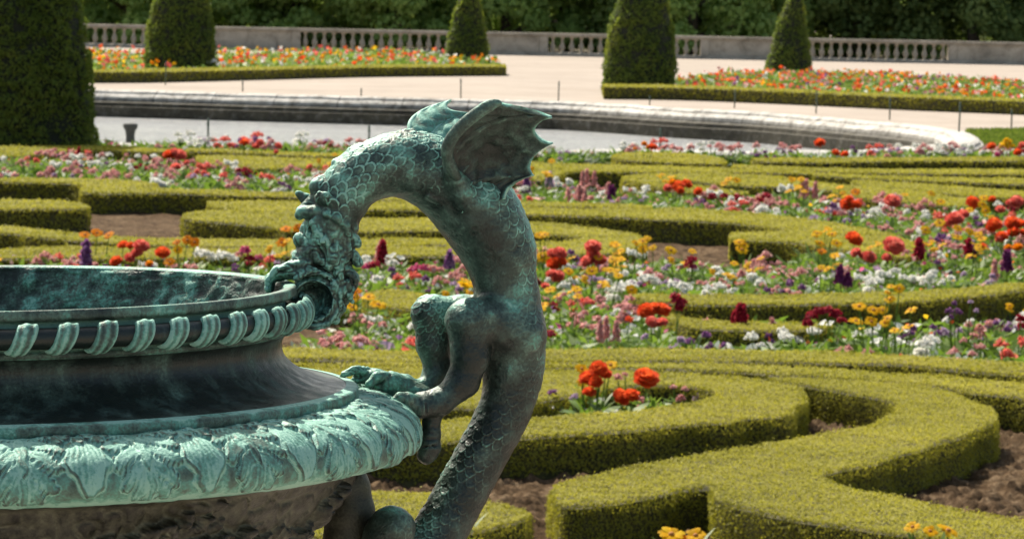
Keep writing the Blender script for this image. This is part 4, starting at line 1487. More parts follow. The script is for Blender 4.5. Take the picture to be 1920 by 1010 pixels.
def yew(label, x, ybase, prof, lsz, seed, lean=0.0, asym=0.0):
    """prof: (height px above base, half width px)"""
    g_ = G(x, ybase, 0.0)
    u = np.linalg.norm(g_ - C0) / F
    e = empty('clipped_yew', tuple(g_), label, 'topiary', 'clipped yew cones')
    pr = catmull([(r * u, h * u) for h, r in prof], 8)
    rng = np.random.default_rng(seed)
    n = 48
    a = np.arange(n) / n * 2 * math.pi
    V = np.stack([np.outer(np.cos(a), pr[:, 0] * 0.96), np.outer(np.sin(a), pr[:, 0] * 0.96), np.broadcast_to(pr[:, 1], (n, len(pr)))], -1).reshape(-1, 3)
    V[:, 0] += lean * V[:, 2]
    pp = Parts()
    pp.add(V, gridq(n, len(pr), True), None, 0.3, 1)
    seg = np.linalg.norm(np.diff(pr, axis=0), axis=1)
    ar = seg * (pr[1:, 0] + pr[:-1, 0]) / 2
    tot = ar.sum() * 2 * math.pi
    N_l = int(min(52000, tot / (lsz * lsz * 0.28)))
    i = rng.choice(len(seg), N_l, p=ar / ar.sum())
    t = rng.random(N_l)
    r = pr[i, 0] * (1 - t) + pr[i + 1, 0] * t
    z = pr[i, 1] * (1 - t) + pr[i + 1, 1] * t
    th_ = rng.random(N_l) * 2 * math.pi
    tg2 = np.diff(pr, axis=0)[i] / seg[i][:, None]
    nr2 = np.stack([tg2[:, 1], -tg2[:, 0]], 1)
    nz = (vnoise(np.stack([np.cos(th_) * r * 3, np.sin(th_) * r * 3, z * 3], 1), seed) - 0.5) * 0.12 + (vnoise(np.stack([np.cos(th_) * r * 9, np.sin(th_) * r * 9, z * 9], 1), seed + 1) - 0.5) * 0.11
    r2 = r + nz + rng.normal(0, lsz * 0.25, N_l) + asym * np.cos(th_ - math.pi) * (0.3 + 0.7 * z / pr[:, 1].max())
    P = np.stack([np.cos(th_) * r2 + lean * z, np.sin(th_) * r2, z], 1)
    Nn = np.stack([np.cos(th_) * nr2[:, 0], np.sin(th_) * nr2[:, 0], nr2[:, 1] + 0.35], 1)
    V1, Q1 = leaves_on(P, Nn, lsz * 1.5, lsz * 0.55, 0.75, rng)
    old = vnoise(P * 1.4, seed + 5)
    pp.add(V1, Q1, None, np.repeat(np.clip(rng.beta(2, 2.4, N_l) * 0.8 + (old - 0.5) * 0.7, 0, 1), 4))
    obj('foliage', pp.mesh('yew_foliage', None, True, 'rnd', [M_yew, M_yewin]), e)
    V, Q, T = tube([(0, 0, -0.05), (0.02, 0, 0.3), (0, 0, pr[:, 1].max() * 0.6)], [0.11, 0.09, 0.04], 10)
    obj('trunk', mesh_np('trunk', V, Q, T, M_bark), e)
    return e


yew('largest dark clipped yew at the left edge, nearest to the vase', 40, 300, [(0, 128), (14, 136), (60, 134), (130, 128), (230, 116), (300, 103), (380, 80), (450, 50), (500, 22), (520, 0)], 0.050, 3)
yew('clipped yew second from the left, rising from the far left flower bed', 338, 140, [(0, 62), (8, 66), (60, 63), (105, 56), (140, 50), (190, 37), (235, 18), (255, 0)], 0.085, 5)
yew('small clipped yew at the right end of the far left bed', 876, 122, [(0, 39), (6, 41), (40, 37), (85, 28), (120, 20), (150, 9), (162, 0)], 0.10, 7)
yew('broad clipped yew with rusty left flank at the corner of the right bed', 1198, 172, [(0, 64), (8, 67), (50, 66), (95, 61), (130, 55), (165, 47), (200, 35), (235, 17), (250, 0)], 0.075, 9, 0.02, 0.03)
yew('slim clipped yew standing among the far right flowers', 1477, 134, [(0, 40), (6, 42), (45, 35), (90, 25), (128, 15), (160, 5), (168, 0)], 0.095, 11, 0.07)

# ---- broadleaf trees beyond the balustrade
M_tree = leaf_mat('tree_leaves', (0.12, 0.21, 0.06), (0.34, 0.47, 0.14), (0.52, 0.62, 0.24), 0.58, 0.6)
M_tree2 = leaf_mat('tree_leaves_dark', (0.06, 0.105, 0.04), (0.18, 0.25, 0.08), (0.34, 0.40, 0.14), 0.55, 0.6)


def crown(seed, R, Hh, mat, nclump, per, lsz):
    rng = np.random.default_rng(seed)
    pp = Parts()
    cs = []
    for i in range(nclump):
        z = rng.random() ** 1.15
        rad_ = R * (0.55 + 0.5 * math.sin(math.pi * min(1, z * 0.85 + 0.22)))
        a_ = rng.uniform(0, 2 * math.pi)
        rr_ = rad_ * math.sqrt(rng.uniform(0.25, 1))
        cs.append((rr_ * math.cos(a_), rr_ * math.sin(a_), 0.3 + z * Hh * 0.93, R * rng.uniform(0.16, 0.36)))
    for (x, y, z, r) in cs:
        d = rng.normal(0, 1, (per, 3))
        d /= np.linalg.norm(d, axis=1)[:, None]
        rr_ = r * rng.uniform(0.65, 1.08, per)
        P = np.array([x, y, z]) + d * rr_[:, None] * [1, 1, 0.72]
        P[:, 2] = np.maximum(P[:, 2], 0.05)
        V1, Q1 = leaves_on(P, d + [0, 0, 0.5], lsz, lsz * 0.6, 0.6, rng)
        pp.add(V1, Q1, None, np.repeat(np.clip(rng.beta(2, 2, per) * 0.7 + rng.uniform(-0.1, 0.35), 0, 1), 4))
    return pp.mesh('crown', mat, True, 'rnd'), cs


def limb_mesh(cs, Hh, seed):
    pp = Parts()
    V, Q, T = tube([(0, 0, -0.2), (0.05, 0, Hh * 0.25), (0.1, 0.05, Hh * 0.55), (0, 0, Hh * 0.85)], [0.30, 0.24, 0.17, 0.06], 10)
    pp.add(V, Q, T)
    for (x, y, z, r) in cs[::6]:
        h0 = max(0.6, z * 0.55)
        V, Q, T = tube([(0.05, 0, h0), (x * 0.45, y * 0.45, h0 + (z - h0) * 0.5), (x, y, z)], [0.10, 0.06, 0.02], 6)
        pp.add(V, Q, T)
    return pp.mesh('trunk', M_bark)


protos = []
for sd, R_, H_, m_ in ((101, 3.6, 10, M_tree), (102, 3.2, 11, M_tree), (103, 3.8, 12, M_tree2)):
    cm, cs = crown(sd, R_, H_, m_, 62, 210, 0.34)
    protos.append((cm, limb_mesh(cs, H_, sd)))
TL = [  # photo column, distance, prototype, scale, label
    (110, 183, 1, 1.0, 'mid green leafy tree behind the balustrade beside the largest yew'),
    (235, 186, 0, 1.05, 'mid green leafy tree behind the left balusters'),
    (330, 181, 1, 0.95, 'leafy tree behind the second clipped yew'),
    (440, 184, 0, 1.0, 'mid green tree above the first solid balustrade panel'),
    (540, 182, 1, 0.9, 'leafy tree above the left end of the second baluster row'),
    (640, 183, 2, 0.9, 'dark tree behind the middle of the second baluster row'),
    (745, 181, 0, 0.95, 'lighter leafy tree left of the small clipped yew'),
    (845, 184, 1, 1.0, 'leafy tree behind the small clipped yew'),
    (950, 182, 1, 1.0, 'mid green tree right of the small clipped yew'),
    (1060, 184, 0, 1.0, 'leafy tree left of the broad rusty yew'),
    (1180, 184, 2, 1.0, 'dark tree behind the broad rusty yew'),
    (1300, 180, 0, 0.9, 'light green tree just right of the broad rusty yew'),
    (1395, 181, 1, 0.9, 'light green tree just left of the slim yew'),
    (1490, 185, 2, 1.05, 'dark tree behind the slim clipped yew'),
    (1600, 183, 2, 1.0, 'very dark tree above the right baluster row'),
    (1715, 184, 2, 1.1, 'very dark tree above the right end of the baluster row'),
    (1825, 182, 2, 1.0, 'very dark tree above the rightmost solid panel'),
    (1930, 184, 2, 1.05, 'very dark tree at the right edge of the view')]
for i, (x, d, p, sc, lab) in enumerate(TL):
    q = PY(x, 60, d)
    e = empty('broadleaf_tree', (q[0], d, 0), lab, 'tree', 'trees behind the balustrade')
    e.rotation_euler = (0, 0, i * 1.9)
    e.scale = (sc, sc, sc)
    obj('crown', protos[p][0], e)
    obj('trunk', protos[p][1], e)
# wood behind them, one mass
rng = np.random.default_rng(77)
n = 52000
P = np.stack([rng.uniform(-48, 48, n), rng.uniform(190, 204, n), np.where(rng.random(n) < 0.6, rng.uniform(0.0, 4.5, n), rng.uniform(4, 13, n))], 1)
P[:, 1] += (vnoise(P / 4.0, 7) - 0.5) * 9
V1, Q1 = leaves_on(P, np.array([0, -0.6, 0.6]), 0.62, 0.42, 0.6, rng)
pp = Parts()
pp.add(V1, Q1, None, np.repeat(np.clip(vnoise(P / 2.2, 8) * 0.8 + rng.normal(0, 0.1, n), 0, 1), 4))
o = obj('distant_wood', pp.mesh('distant_wood', M_tree2, True, 'rnd'), kind='stuff')
o['label'] = 'dark mass of woodland closing the view behind the row of trees'

# ---- far flower beds: box edging + mixed flowers as ground cover
petal_cols = {}


def far_bed(edge_label, edge_img, zt, bed_img, seed, n_fl, hmax, bands):
    hedge(edge_label, edge_img, h=zt, group='box edging of the far beds', dens=0.8)
    poly = gp(bed_img, 0.0)
    rng = np.random.default_rng(seed)
    lo_, hi_ = poly.min(0), poly.max(0)
    pp = Parts()
    pt = rng.uniform(lo_, hi_, (n_fl * 26, 2))
    pt = pt[inside(pt, poly)]
    cl = vnoise(np.c_[pt * 0.9, np.zeros(len(pt))], seed)
    n = len(pt)
    zz = rng.uniform(0.02, hmax, n) * (0.6 + 0.6 * cl)
    V1, Q1 = leaves_on(np.c_[pt, zz * 0.85], np.array([0, -0.3, 0.9]), 0.22, 0.10, 0.7, rng)
    pp.add(V1, Q1, None, np.repeat(rng.random(n), 4), 0)
    fl = pt[:n_fl]
    fz = hmax * (0.55 + 0.55 * rng.random(len(fl)))
    c2 = vnoise(np.c_[fl * 0.55 + 30, np.zeros(len(fl))], seed + 3) + rng.normal(0, 0.16, len(fl))
    order = np.clip((c2 * len(bands)).astype(int), 0, len(bands) - 1)
    for b_, (mi, sz) in enumerate(bands):
        s_ = order == b_
        if not s_.any():
            continue
        for rep in range(3):
            V1, Q1 = leaves_on(np.c_[fl[s_] + rng.normal(0, 0.03, (s_.sum(), 2)), fz[s_] + rng.normal(0, 0.02, s_.sum())], np.array([0, -0.6, 0.7]), sz, sz * 0.8, 0.5, rng)
            pp.add(V1, Q1, None, np.repeat(rng.random(s_.sum()), 4), mi)
    return pp


k = {}


def petal(name, col, col2=None, trans=0.48):
    kk = NT(name)
    rn = kk.attr('rnd')
    c2 = col2 or tuple(min(1, c * 1.35 + 0.02) for c in col)
    cc = kk.ramp(rn, [(0, tuple(c * 0.72 for c in col)), (0.5, col), (1, c2)])
    kk.set(Base_Color=cc, Roughness=0.6)
    kk.b.inputs['Specular IOR Level'].default_value = 0.06
    tr = kk.n('ShaderNodeBsdfTranslucent')
    kk.l(cc, tr.inputs[0])
    mx = kk.n('ShaderNodeMixShader')
    mx.inputs[0].default_value = trans
    kk.l(kk.b.outputs[0], mx.inputs[1])
    kk.l(tr.outputs[0], mx.inputs[2])
    kk.l(mx.outputs[0], kk.t.nodes['Material Output'].inputs[0])
    return kk.m


PM = {
    'red': petal('petal_red_orange', (0.86, 0.115, 0.028), (0.92, 0.20, 0.055)),
    'coral': petal('petal_coral', (0.84, 0.165, 0.13), (0.90, 0.30, 0.23)),
    'orange': petal('petal_orange', (0.85, 0.27, 0.008), (0.90, 0.38, 0.015)),
    'yellow': petal('petal_yellow', (0.86, 0.49, 0.010), (0.90, 0.60, 0.03)),
    'white': petal('petal_white', (0.84, 0.83, 0.78), (0.90, 0.90, 0.86)),
    'pink': petal('petal_pink', (0.74, 0.34, 0.33), (0.84, 0.58, 0.54)),
    'magenta': petal('petal_magenta', (0.60, 0.06, 0.20), (0.72, 0.18, 0.34)),
    'crimson': petal('petal_crimson', (0.34, 0.018, 0.04), (0.5, 0.04, 0.075)),
    'purple': petal('petal_purple', (0.24, 0.085, 0.25), (0.42, 0.22, 0.44)),
    'lilac': petal('petal_lilac', (0.52, 0.36, 0.54), (0.68, 0.54, 0.68)),
    'plum': petal('petal_plum', (0.19, 0.03, 0.13), (0.32, 0.09, 0.25)),
}
M_leaf = leaf_mat('bedding_leaves', (0.06, 0.12, 0.018), (0.14, 0.235, 0.035), (0.27, 0.36, 0.085), 0.45, 0.5, 1.0, 0.3)
M_silver = leaf_mat('silver_leaves', (0.16, 0.20, 0.15), (0.26, 0.31, 0.25), (0.42, 0.46, 0.39), 0.25, 0.6)
mats_far = [M_leaf, PM['red'], PM['orange'], PM['yellow'], PM['white'], PM['pink'], PM['coral'], PM['purple']]
pp = far_bed('low box edging along the front of the far left flower bed', [(-260, 128, C), (150, 131), (300, 129), (500, 126), (700, 122), (947, 121, C), (947, 124.5, C), (700, 126), (500, 130), (300, 134), (150, 134.5), (-260, 133, C)], 0.30,
             [(-240, 112), (150, 108), (500, 108), (760, 108), (930, 122), (940, 136), (700, 139), (500, 144), (170, 150), (-240, 150)], 201, 620, 0.42,
             [(4, .13), (3, .12), (2, .13), (1, .16), (2, .13), (6, .17), (3, .11), (5, .13)])
o = obj('flower_mass', pp.mesh('flower_mass', None, True, 'rnd', mats_far), kind='stuff')
o['label'] = 'mass of orange and red bedding flowers in the far left bed'
pp = far_bed('low box edging along the front of the far right flower bed', [(1131, 158, C), (1270, 160), (1460, 167), (1710, 178), (1920, 186), (2150, 197, C), (2150, 202, C), (1920, 190), (1710, 182), (1460, 171), (1270, 164), (1132, 162, C)], 0.32,
             [(1262, 160), (1400, 144), (1600, 144), (1920, 164), (2150, 172), (2150, 222), (1920, 205), (1700, 195), (1460, 186), (1280, 180)], 202, 760, 0.30,
             [(4, .12), (3, .10), (1, .14), (2, .11), (5, .12), (1, .14), (6, .14), (7, .11)])
o = obj('flower_mass', pp.mesh('flower_mass', None, True, 'rnd', mats_far), kind='stuff')
o['label'] = 'mass of red and white bedding flowers in the far right bed'

# ---- thin green stakes
k = NT('stake_paint')
k.set(Base_Color=(0.055, 0.085, 0.06), Roughness=0.5)
M_stake = k.m
stk = [(310, 160, 45, 'far side of the pond'), (455, 172, 22, 'x'), (677, 180, 15, 'x'), (864, 185, 38, 'x'), (1047, 190, 38, 'x'), (1218, 197, 17, 'x'), (1377, 203, 36, 'x'), (1530, 213, 43, 'x'), (1668, 225, 43, 'x'), (1797, 268, 76, 'x'), (1896, 248, 43, 'x'), (390, 292, 70, 'n'), (692, 290, 55, 'n'), (1237, 300, 60, 'n')]
lab = ['thin green stake at the far left edge of the pond', 'short thin stake left of the dragon behind the pond', 'tiny stake behind the pond above the dragon neck', 'thin stake on the gravel above the far dragon wing',
       'thin stake on the gravel right of the near dragon wing', 'short stake under the broad rusty yew', 'thin stake behind the pond left of the right flower bed', 'thin stake behind the pond, third from its right end',
       'thin stake behind the pond, second from its right end', 'tall thin stake at the rounded right end of the pond', 'thin stake by the lawn at the right edge', 'thin stake in front of the pond between yew and dragon',
       'thin stake in front of the pond just left of the dragon neck', 'thin stake in front of the pond behind the oval hedge']
for (x, y, hp, _), lb in zip(stk, lab):
    g_ = G(x, y, 0)
    hh = hp * np.linalg.norm(g_ - C0) / F
    V, Q, T = tube([(0, 0, -0.05), (0, 0, hh * 0.5), (0, 0, hh - 0.01), (0, 0, hh)], [0.016, 0.016, 0.016, 0.010], 8)
    pp = Parts()
    pp.add(V, Q, T)
    V, Q, T = tube([(0, 0, hh - 0.10), (0, 0, hh - 0.07)], [0.022, 0.022], 8)
    pp.add(V, Q, T)
    o = obj('stake', pp.mesh('stake', M_stake), loc=tuple(g_))
    o.rotation_euler = (RNG.normal(0, 0.015), RNG.normal(0, 0.02), 0)
    tag(o, lb, 'stake', 'thin stakes round the pond')
# pedestal under the vase (below the view)
k = NT('pedestal_stone')
k.set(Base_Color=k.ramp(k.noise(6, 6), [(0.3, (0.28, 0.25, 0.21)), (0.7, (0.42, 0.39, 0.33))]), Roughness=0.9)
pd = empty('stone_pedestal', (VROOT[0], VROOT[1], 0), 'square stone pedestal carrying the bronze vase', 'pedestal')
zt = float(VROOT[2]) - 0.004
for nm, hw, z0, z1 in (('base', 0.36, -0.02, 0.22), ('shaft', 0.27, 0.222, zt - 0.12), ('cap', 0.33, zt - 0.118, zt)):
    V, Q = boxm(-hw, hw, -hw, hw, z0, z1)
    o = obj(nm, mesh_np('pedestal_' + nm, V, Q, None, k.m, False), pd)
    bv = o.modifiers.new('bevel', 'BEVEL')
    bv.width = 0.012
    bv.segments = 2

# ================================================================== BEDDING FLOWERS
def ribbon(p0, d, L, W, droop, rng, segs=3, fold=0.25):
    """one bent blade"""
    d = d / np.linalg.norm(d)
    side = np.cross(d, [0, 0, 1.0])
    if np.linalg.norm(side) < 1e-3:
        side = np.array([1.0, 0, 0])
    side /= np.linalg.norm(side)
    V = []
    p = np.array(p0, float)
    for i in range(segs + 1):
        t = i / segs
        w_ = W * math.sin(math.pi * (0.16 + 0.80 * t)) * 0.5
        V += [p - side * w_, p + side * w_]
        d = d + np.array([0, 0, -droop / segs])
        d = d / np.linalg.norm(d)
        p = p + d * L / segs
    Q = [(2 * i, 2 * i + 1, 2 * i + 3, 2 * i + 2) for i in range(segs)]
    return np.array(V), np.array(Q)


def foliage(rng, h, spread, n, L, W, droop=0.9, upr=0.8):
    pp = Parts()
    for i in range(n):
        a_ = rng.uniform(0, 2 * math.pi)
        r_ = spread * math.sqrt(rng.random()) * 0.55
        z0 = h * rng.random() ** 1.3 * 0.75
        d = np.array([math.cos(a_), math.sin(a_), upr * rng.uniform(0.3, 1.5)])
        V, Q = ribbon((r_ * math.cos(a_), r_ * math.sin(a_), z0), d, L * rng.uniform(0.6, 1.2), W * rng.uniform(0.7, 1.2), droop * rng.uniform(0.5, 1.5), rng)
        pp.add(V, Q, None, rng.random())
    return pp


def stem(pp, p, rng, r=0.0035, h0=0.0):
    p = np.array(p, float)
    b_ = np.array([p[0] * 0.35, p[1] * 0.35, h0])
    mid = (b_ + p) / 2 + rng.normal(0, 0.012, 3)
    V, Q, T = tube([b_, mid, p], [r * 1.2, r, r * 0.9], 5, False)
    pp.add(V, Q, None, 0.3)


def rot_to(n):
    return np.array(Vector((0, 0, 1)).rotation_difference(Vector(n)).to_matrix())


def fl_daisy(c, n, R, rng, npet=11):
    pp = Parts()
    M = rot_to(n)
    for i in range(npet):
        a_ = 2 * math.pi * i / npet + rng.normal(0, 0.08)
        ca, sa = math.cos(a_), math.sin(a_)
        w_ = R * 0.30
        l = R * rng.uniform(0.88, 1.08)
        z = rng.normal(0.0, 0.08) * R
        pts = np.array([[R * 0.16, -w_ * 0.35, 0], [R * 0.16, w_ * 0.35, 0], [l * 0.7, w_, R * 0.10 + z], [l * 0.7, -w_, R * 0.10 + z], [l, w_ * 0.45, z], [l, -w_ * 0.45, z]])
        Rz = np.array([[ca, -sa, 0], [sa, ca, 0], [0, 0, 1]])
        pp.add((M @ (Rz @ pts.T)).T + c, [(0, 1, 2, 3), (3, 2, 4, 5)], None, rng.random(), 0)
    a = np.arange(8) / 8 * 2 * math.pi
    ring = np.stack([np.cos(a) * R * 0.27, np.sin(a) * R * 0.27, np.full(8, 0.02 * R)], 1)
    ring2 = np.stack([np.cos(a) * R * 0.18, np.sin(a) * R * 0.18, np.full(8, 0.16 * R)], 1)
    V = np.concatenate([ring, ring2, [[0, 0, 0.2 * R]]])
    j = np.arange(8)
    pp.add((M @ V.T).T + c, np.stack([j, (j + 1) % 8, (j + 1) % 8 + 8, j + 8], 1), np.stack([j + 8, (j + 1) % 8 + 8, np.full(8, 16)], 1), 0.1, 1)
    return pp


def fl_pompon(c, n, R, rng, dens=1.0):
    """full double bloom: many cupped petals over a dome"""
    pp = Parts()
    M = rot_to(n)
    a = np.arange(9) / 9 * 2 * math.pi
    Vd = np.concatenate([np.stack([np.cos(a) * R * 0.72 * math.cos(e_), np.sin(a) * R * 0.72 * math.cos(e_), np.full(9, R * 0.62 * math.sin(e_))], 1) for e_ in (-0.3, 0.3, 0.9, 1.4)])
    j = np.arange(9)
    pp.add((M @ Vd.T).T + c, np.concatenate([np.stack([j + 9 * q, (j + 1) % 9 + 9 * q, (j + 1) % 9 + 9 * q + 9, j + 9 * q + 9], 1) for q in range(3)]), None, 0.25, 0)
    for ring_, (el, cnt, l) in enumerate(((-0.25, 13, 0.95), (0.05, 15, 1.0), (0.32, 15, 0.99), (0.58, 13, 0.97), (0.85, 11, 0.94), (1.1, 8, 0.92), (1.35, 5, 0.9), (1.52, 3, 0.88))):
        for i in range(cnt):
            a_ = 2 * math.pi * (i + 0.5 * (ring_ % 2)) / cnt + rng.normal(0, 0.1)
            e_ = el + rng.normal(0, 0.08)
            d = np.array([math.cos(a_) * math.cos(e_), math.sin(a_) * math.cos(e_), math.sin(e_) * 0.8])
            s_ = np.array([-math.sin(a_), math.cos(a_), 0])
            u = np.cross(d, s_)
            w_ = R * rng.uniform(0.24, 0.34)
            b0 = d * R * 0.3
            b1 = d * R * 0.8 * l - u * R * 0.02
            b2 = d * R * l * rng.uniform(0.95, 1.08) + u * R * rng.uniform(-0.12, 0.16)
            pts = np.array([b0 - s_ * w_ * 0.4, b0 + s_ * w_ * 0.4, b1 + s_ * w_, b1 - s_ * w_, b2 + s_ * w_ * 0.6, b2 - s_ * w_ * 0.6])
            pp.add((M @ pts.T).T + c, [(0, 1, 2, 3), (3, 2, 4, 5)], None, np.clip(rng.beta(2, 2) + 0.1 * (ring_ - 2), 0, 1), 0)
    return pp


def fl_trumpet(c, n, R, rng):
    """petunia: five-lobed funnel"""
    pp = Parts()
    M = rot_to(n)
    m = 15
    a = np.arange(m) / m * 2 * math.pi
    lob = 1 - 0.13 * np.abs(np.sin(a * 2.5 + rng.uniform(0, 6))) ** 3
    r0 = np.stack([np.cos(a) * R * 0.12, np.sin(a) * R * 0.12, np.full(m, -R * 0.55)], 1)
    r1 = np.stack([np.cos(a) * R * 0.55, np.sin(a) * R * 0.55, np.full(m, -R * 0.12)], 1)
    r2 = np.stack([np.cos(a) * R * lob, np.sin(a) * R * lob, rng.normal(0, 0.07, m) * R], 1)
    V = np.concatenate([r0, r1, r2])
    j = np.arange(m)
    Q = np.concatenate([np.stack([j + o, (j + 1) % m + o, (j + 1) % m + m + o, j + m + o], 1) for o in (0, m)])
    t = rng.random()
    pp.add((M @ V.T).T + c, Q, None, np.r_[np.full(m, 0.1), np.full(m, t), np.full(m, min(1, t + 0.3))], 0)
    return pp


def fl_spike(c, n, R, rng, hgt=0.16, wid=0.03):
    """upright spike of small florets; c = its base"""
    pp = Parts()
    nf = 46
    t = (np.arange(nf) + 0.5) / nf
    a_ = np.arange(nf) * 2.4
    r_ = wid * (1.05 - 0.75 * t)
    P = np.stack([np.cos(a_) * r_, np.sin(a_) * r_, t * hgt], 1) + c
    N = np.stack([np.cos(a_), np.sin(a_), np.full(nf, 0.35)], 1)
    for q in range(3):
        V, Q = leaves_on(P + rng.normal(0, wid * 0.13, P.shape), N, wid * 1.1, wid * 0.9, 0.6, rng)
        pp.add(V, Q, None, np.repeat(rng.random(nf), 4), 0)
    return pp


def fl_cluster(c, n, R, rng, nf=34):
    """loose rounded head of small florets"""
    pp = Parts()
    d = rng.normal(0, 1, (nf, 3))
    d[:, 2] = np.abs(d[:, 2])
    d /= np.linalg.norm(d, axis=1)[:, None]
    P = d * R * rng.uniform(0.5, 1.0, nf)[:, None] + c
    V, Q = leaves_on(P, d + [0, 0, 0.4], R * 0.62, R * 0.55, 0.5, rng)
    pp.add(V, Q, None, np.repeat(rng.random(nf), 4), 0)
    V, Q = leaves_on(P + rng.normal(0, R * 0.1, P.shape), d + [0, 0, 0.4], R * 0.62, R * 0.55, 0.5, rng)
    pp.add(V, Q, None, np.repeat(rng.random(nf), 4), 0)
    return pp


k = NT('daisy_eye')
k.set(Base_Color=(0.35, 0.13, 0.01), Roughness=0.8)
M_eye = k.m
CLEAN = lambda R, rng: np.array([rng.normal(0, 0.35), -0.35 + rng.normal(0, 0.3), 1.0])

# ---- species: foliage builder, head builder, layout
SPECIES = {
    #  key        (noun, flower fn, head radius, heads, height, foliage kwargs, leaf material)
    'dahlia': dict(noun='dahlia plant', fn=fl_pompon, R=0.075, n=(2, 4), h=(0.36, 0.50), sp=0.13, fol=dict(h=0.30, spread=0.28, n=30, L=0.15, W=0.065), mat='leaf'),
    'daisy': dict(noun='daisy flowered plant', fn=fl_daisy, R=0.043, n=(4, 7), h=(0.36, 0.52), sp=0.14, fol=dict(h=0.30, spread=0.2, n=34, L=0.16, W=0.018, droop=0.5, upr=1.6), mat='leaf'),
    'petunia': dict(noun='petunia plant', fn=fl_trumpet, R=0.043, n=(3, 6), h=(0.12, 0.22), sp=0.20, fol=dict(h=0.20, spread=0.3, n=46, L=0.09, W=0.04), mat='leaf'),
    'spike': dict(noun='spike flowered plant', fn=fl_spike, R=0.03, n=(1, 3), h=(0.18, 0.28), sp=0.09, fol=dict(h=0.24, spread=0.2, n=36, L=0.13, W=0.03, upr=1.3), mat='leaf'),
    'verbena': dict(noun='loose headed plant', fn=fl_cluster, R=0.035, n=(3, 5), h=(0.16, 0.28), sp=0.17, fol=dict(h=0.22, spread=0.26, n=40, L=0.10, W=0.025), mat='leaf'),
    'geranium': dict(noun='geranium plant', fn=fl_cluster, R=0.055, n=(2, 4), h=(0.2, 0.3), sp=0.15, fol=dict(h=0.24, spread=0.28, n=26, L=0.10, W=0.085, droop=0.6), mat='leaf'),
    'silver': dict(noun='silver leaved plant', fn=None, R=0, n=(0, 0), h=(0.2, 0.25), sp=0.1, fol=dict(h=0.18, spread=0.26, n=60, L=0.15, W=0.045, droop=0.8, upr=1.0), mat='silver'),
    'leafy': dict(noun='leafy flowerless plant', fn=None, R=0, n=(0, 0), h=(0.2, 0.25), sp=0.1, fol=dict(h=0.22, spread=0.3, n=52, L=0.17, W=0.035, droop=0.7, upr=1.4), mat='leaf'),
}
FOLM, HEADM = {}, {}


def fol_mesh(sp, var):
    if (sp, var) not in FOLM:
        d = SPECIES[sp]
        rng = np.random.default_rng(300 + var * 13 + len(sp) * 7)
        FOLM[sp, var] = foliage(rng, **d['fol']).mesh(sp + '_foliage', M_silver if d['mat'] == 'silver' else M_leaf, True, 'rnd')
    return FOLM[sp, var]


def heads_mesh(sp, colr, var):
    """all heads of one plant with their stems, heads in one mesh (far plants)"""
    if (sp, colr, var) not in HEADM:
        d = SPECIES[sp]
        rng = np.random.default_rng(900 + var * 7 + len(colr))
        pp = Parts()
        n = rng.integers(d['n'][0], d['n'][1] + 1)
        for i in range(n):
            a_ = rng.uniform(0, 6.28)
            r_ = d['sp'] * math.sqrt(rng.random())
            z = rng.uniform(*d['h'])
            c = np.array([r_ * math.cos(a_), r_ * math.sin(a_), z])
            q = d['fn'](c, CLEAN(0, rng), d['R'] * rng.uniform(0.8, 1.15), rng)
            pp.V += q.V
            pp.Q += [x + pp.n for x in q.Q]
            pp.T += [x + pp.n for x in q.T]
            pp.MQ += q.MQ
            pp.MT += q.MT
            pp.A += q.A
            pp.n += q.n
            s0 = Parts()
            stem(s0, c - [0, 0, d['R'] * 0.3], rng)
            pp.add(s0.V[0], s0.Q[0], None, 0.3, 2)
        HEADM[sp, colr, var] = pp.mesh('blooms', None, True, 'rnd', [PM[colr], M_eye, M_leaf])
    return HEADM[sp, colr, var]


ADJ = {'red': 'orange red', 'coral': 'coral pink', 'orange': 'orange', 'yellow': 'golden yellow', 'white': 'white', 'pink': 'soft pink', 'magenta': 'magenta', 'crimson': 'dark crimson', 'purple': 'purple', 'lilac': 'pale lilac', 'plum': 'deep plum'}
NAME = {'dahlia': 'dahlia', 'daisy': 'daisy_plant', 'petunia': 'petunia', 'spike': 'spike_flower', 'verbena': 'verbena', 'geranium': 'geranium', 'silver': 'silver_plant', 'leafy': 'leafy_plant'}
NPL = 0


def plant(sp, colr, x, y, where, group, sc, rng, label=None):
    """one plant standing at world x, y; parts foliage + blooms"""
    global NPL
    NPL += 1
    d = SPECIES[sp]
    lab = label or ((ADJ[colr] + ' ' if d['fn'] else '') + d['noun'] + ' ' + where)
    e = empty(NAME[sp], (x, y, 0.0), lab, 'flower' if d['fn'] else 'plant', group)
    e.rotation_euler = (0, 0, rng.uniform(-0.9, 0.9))
    e.scale = (sc, sc, sc * rng.uniform(0.9, 1.12))
    obj('foliage', fol_mesh(sp, int(rng.integers(0, 3))), e)
    if d['fn']:
        obj('blooms', heads_mesh(sp, colr, int(rng.integers(0, 4))), e)
    return e


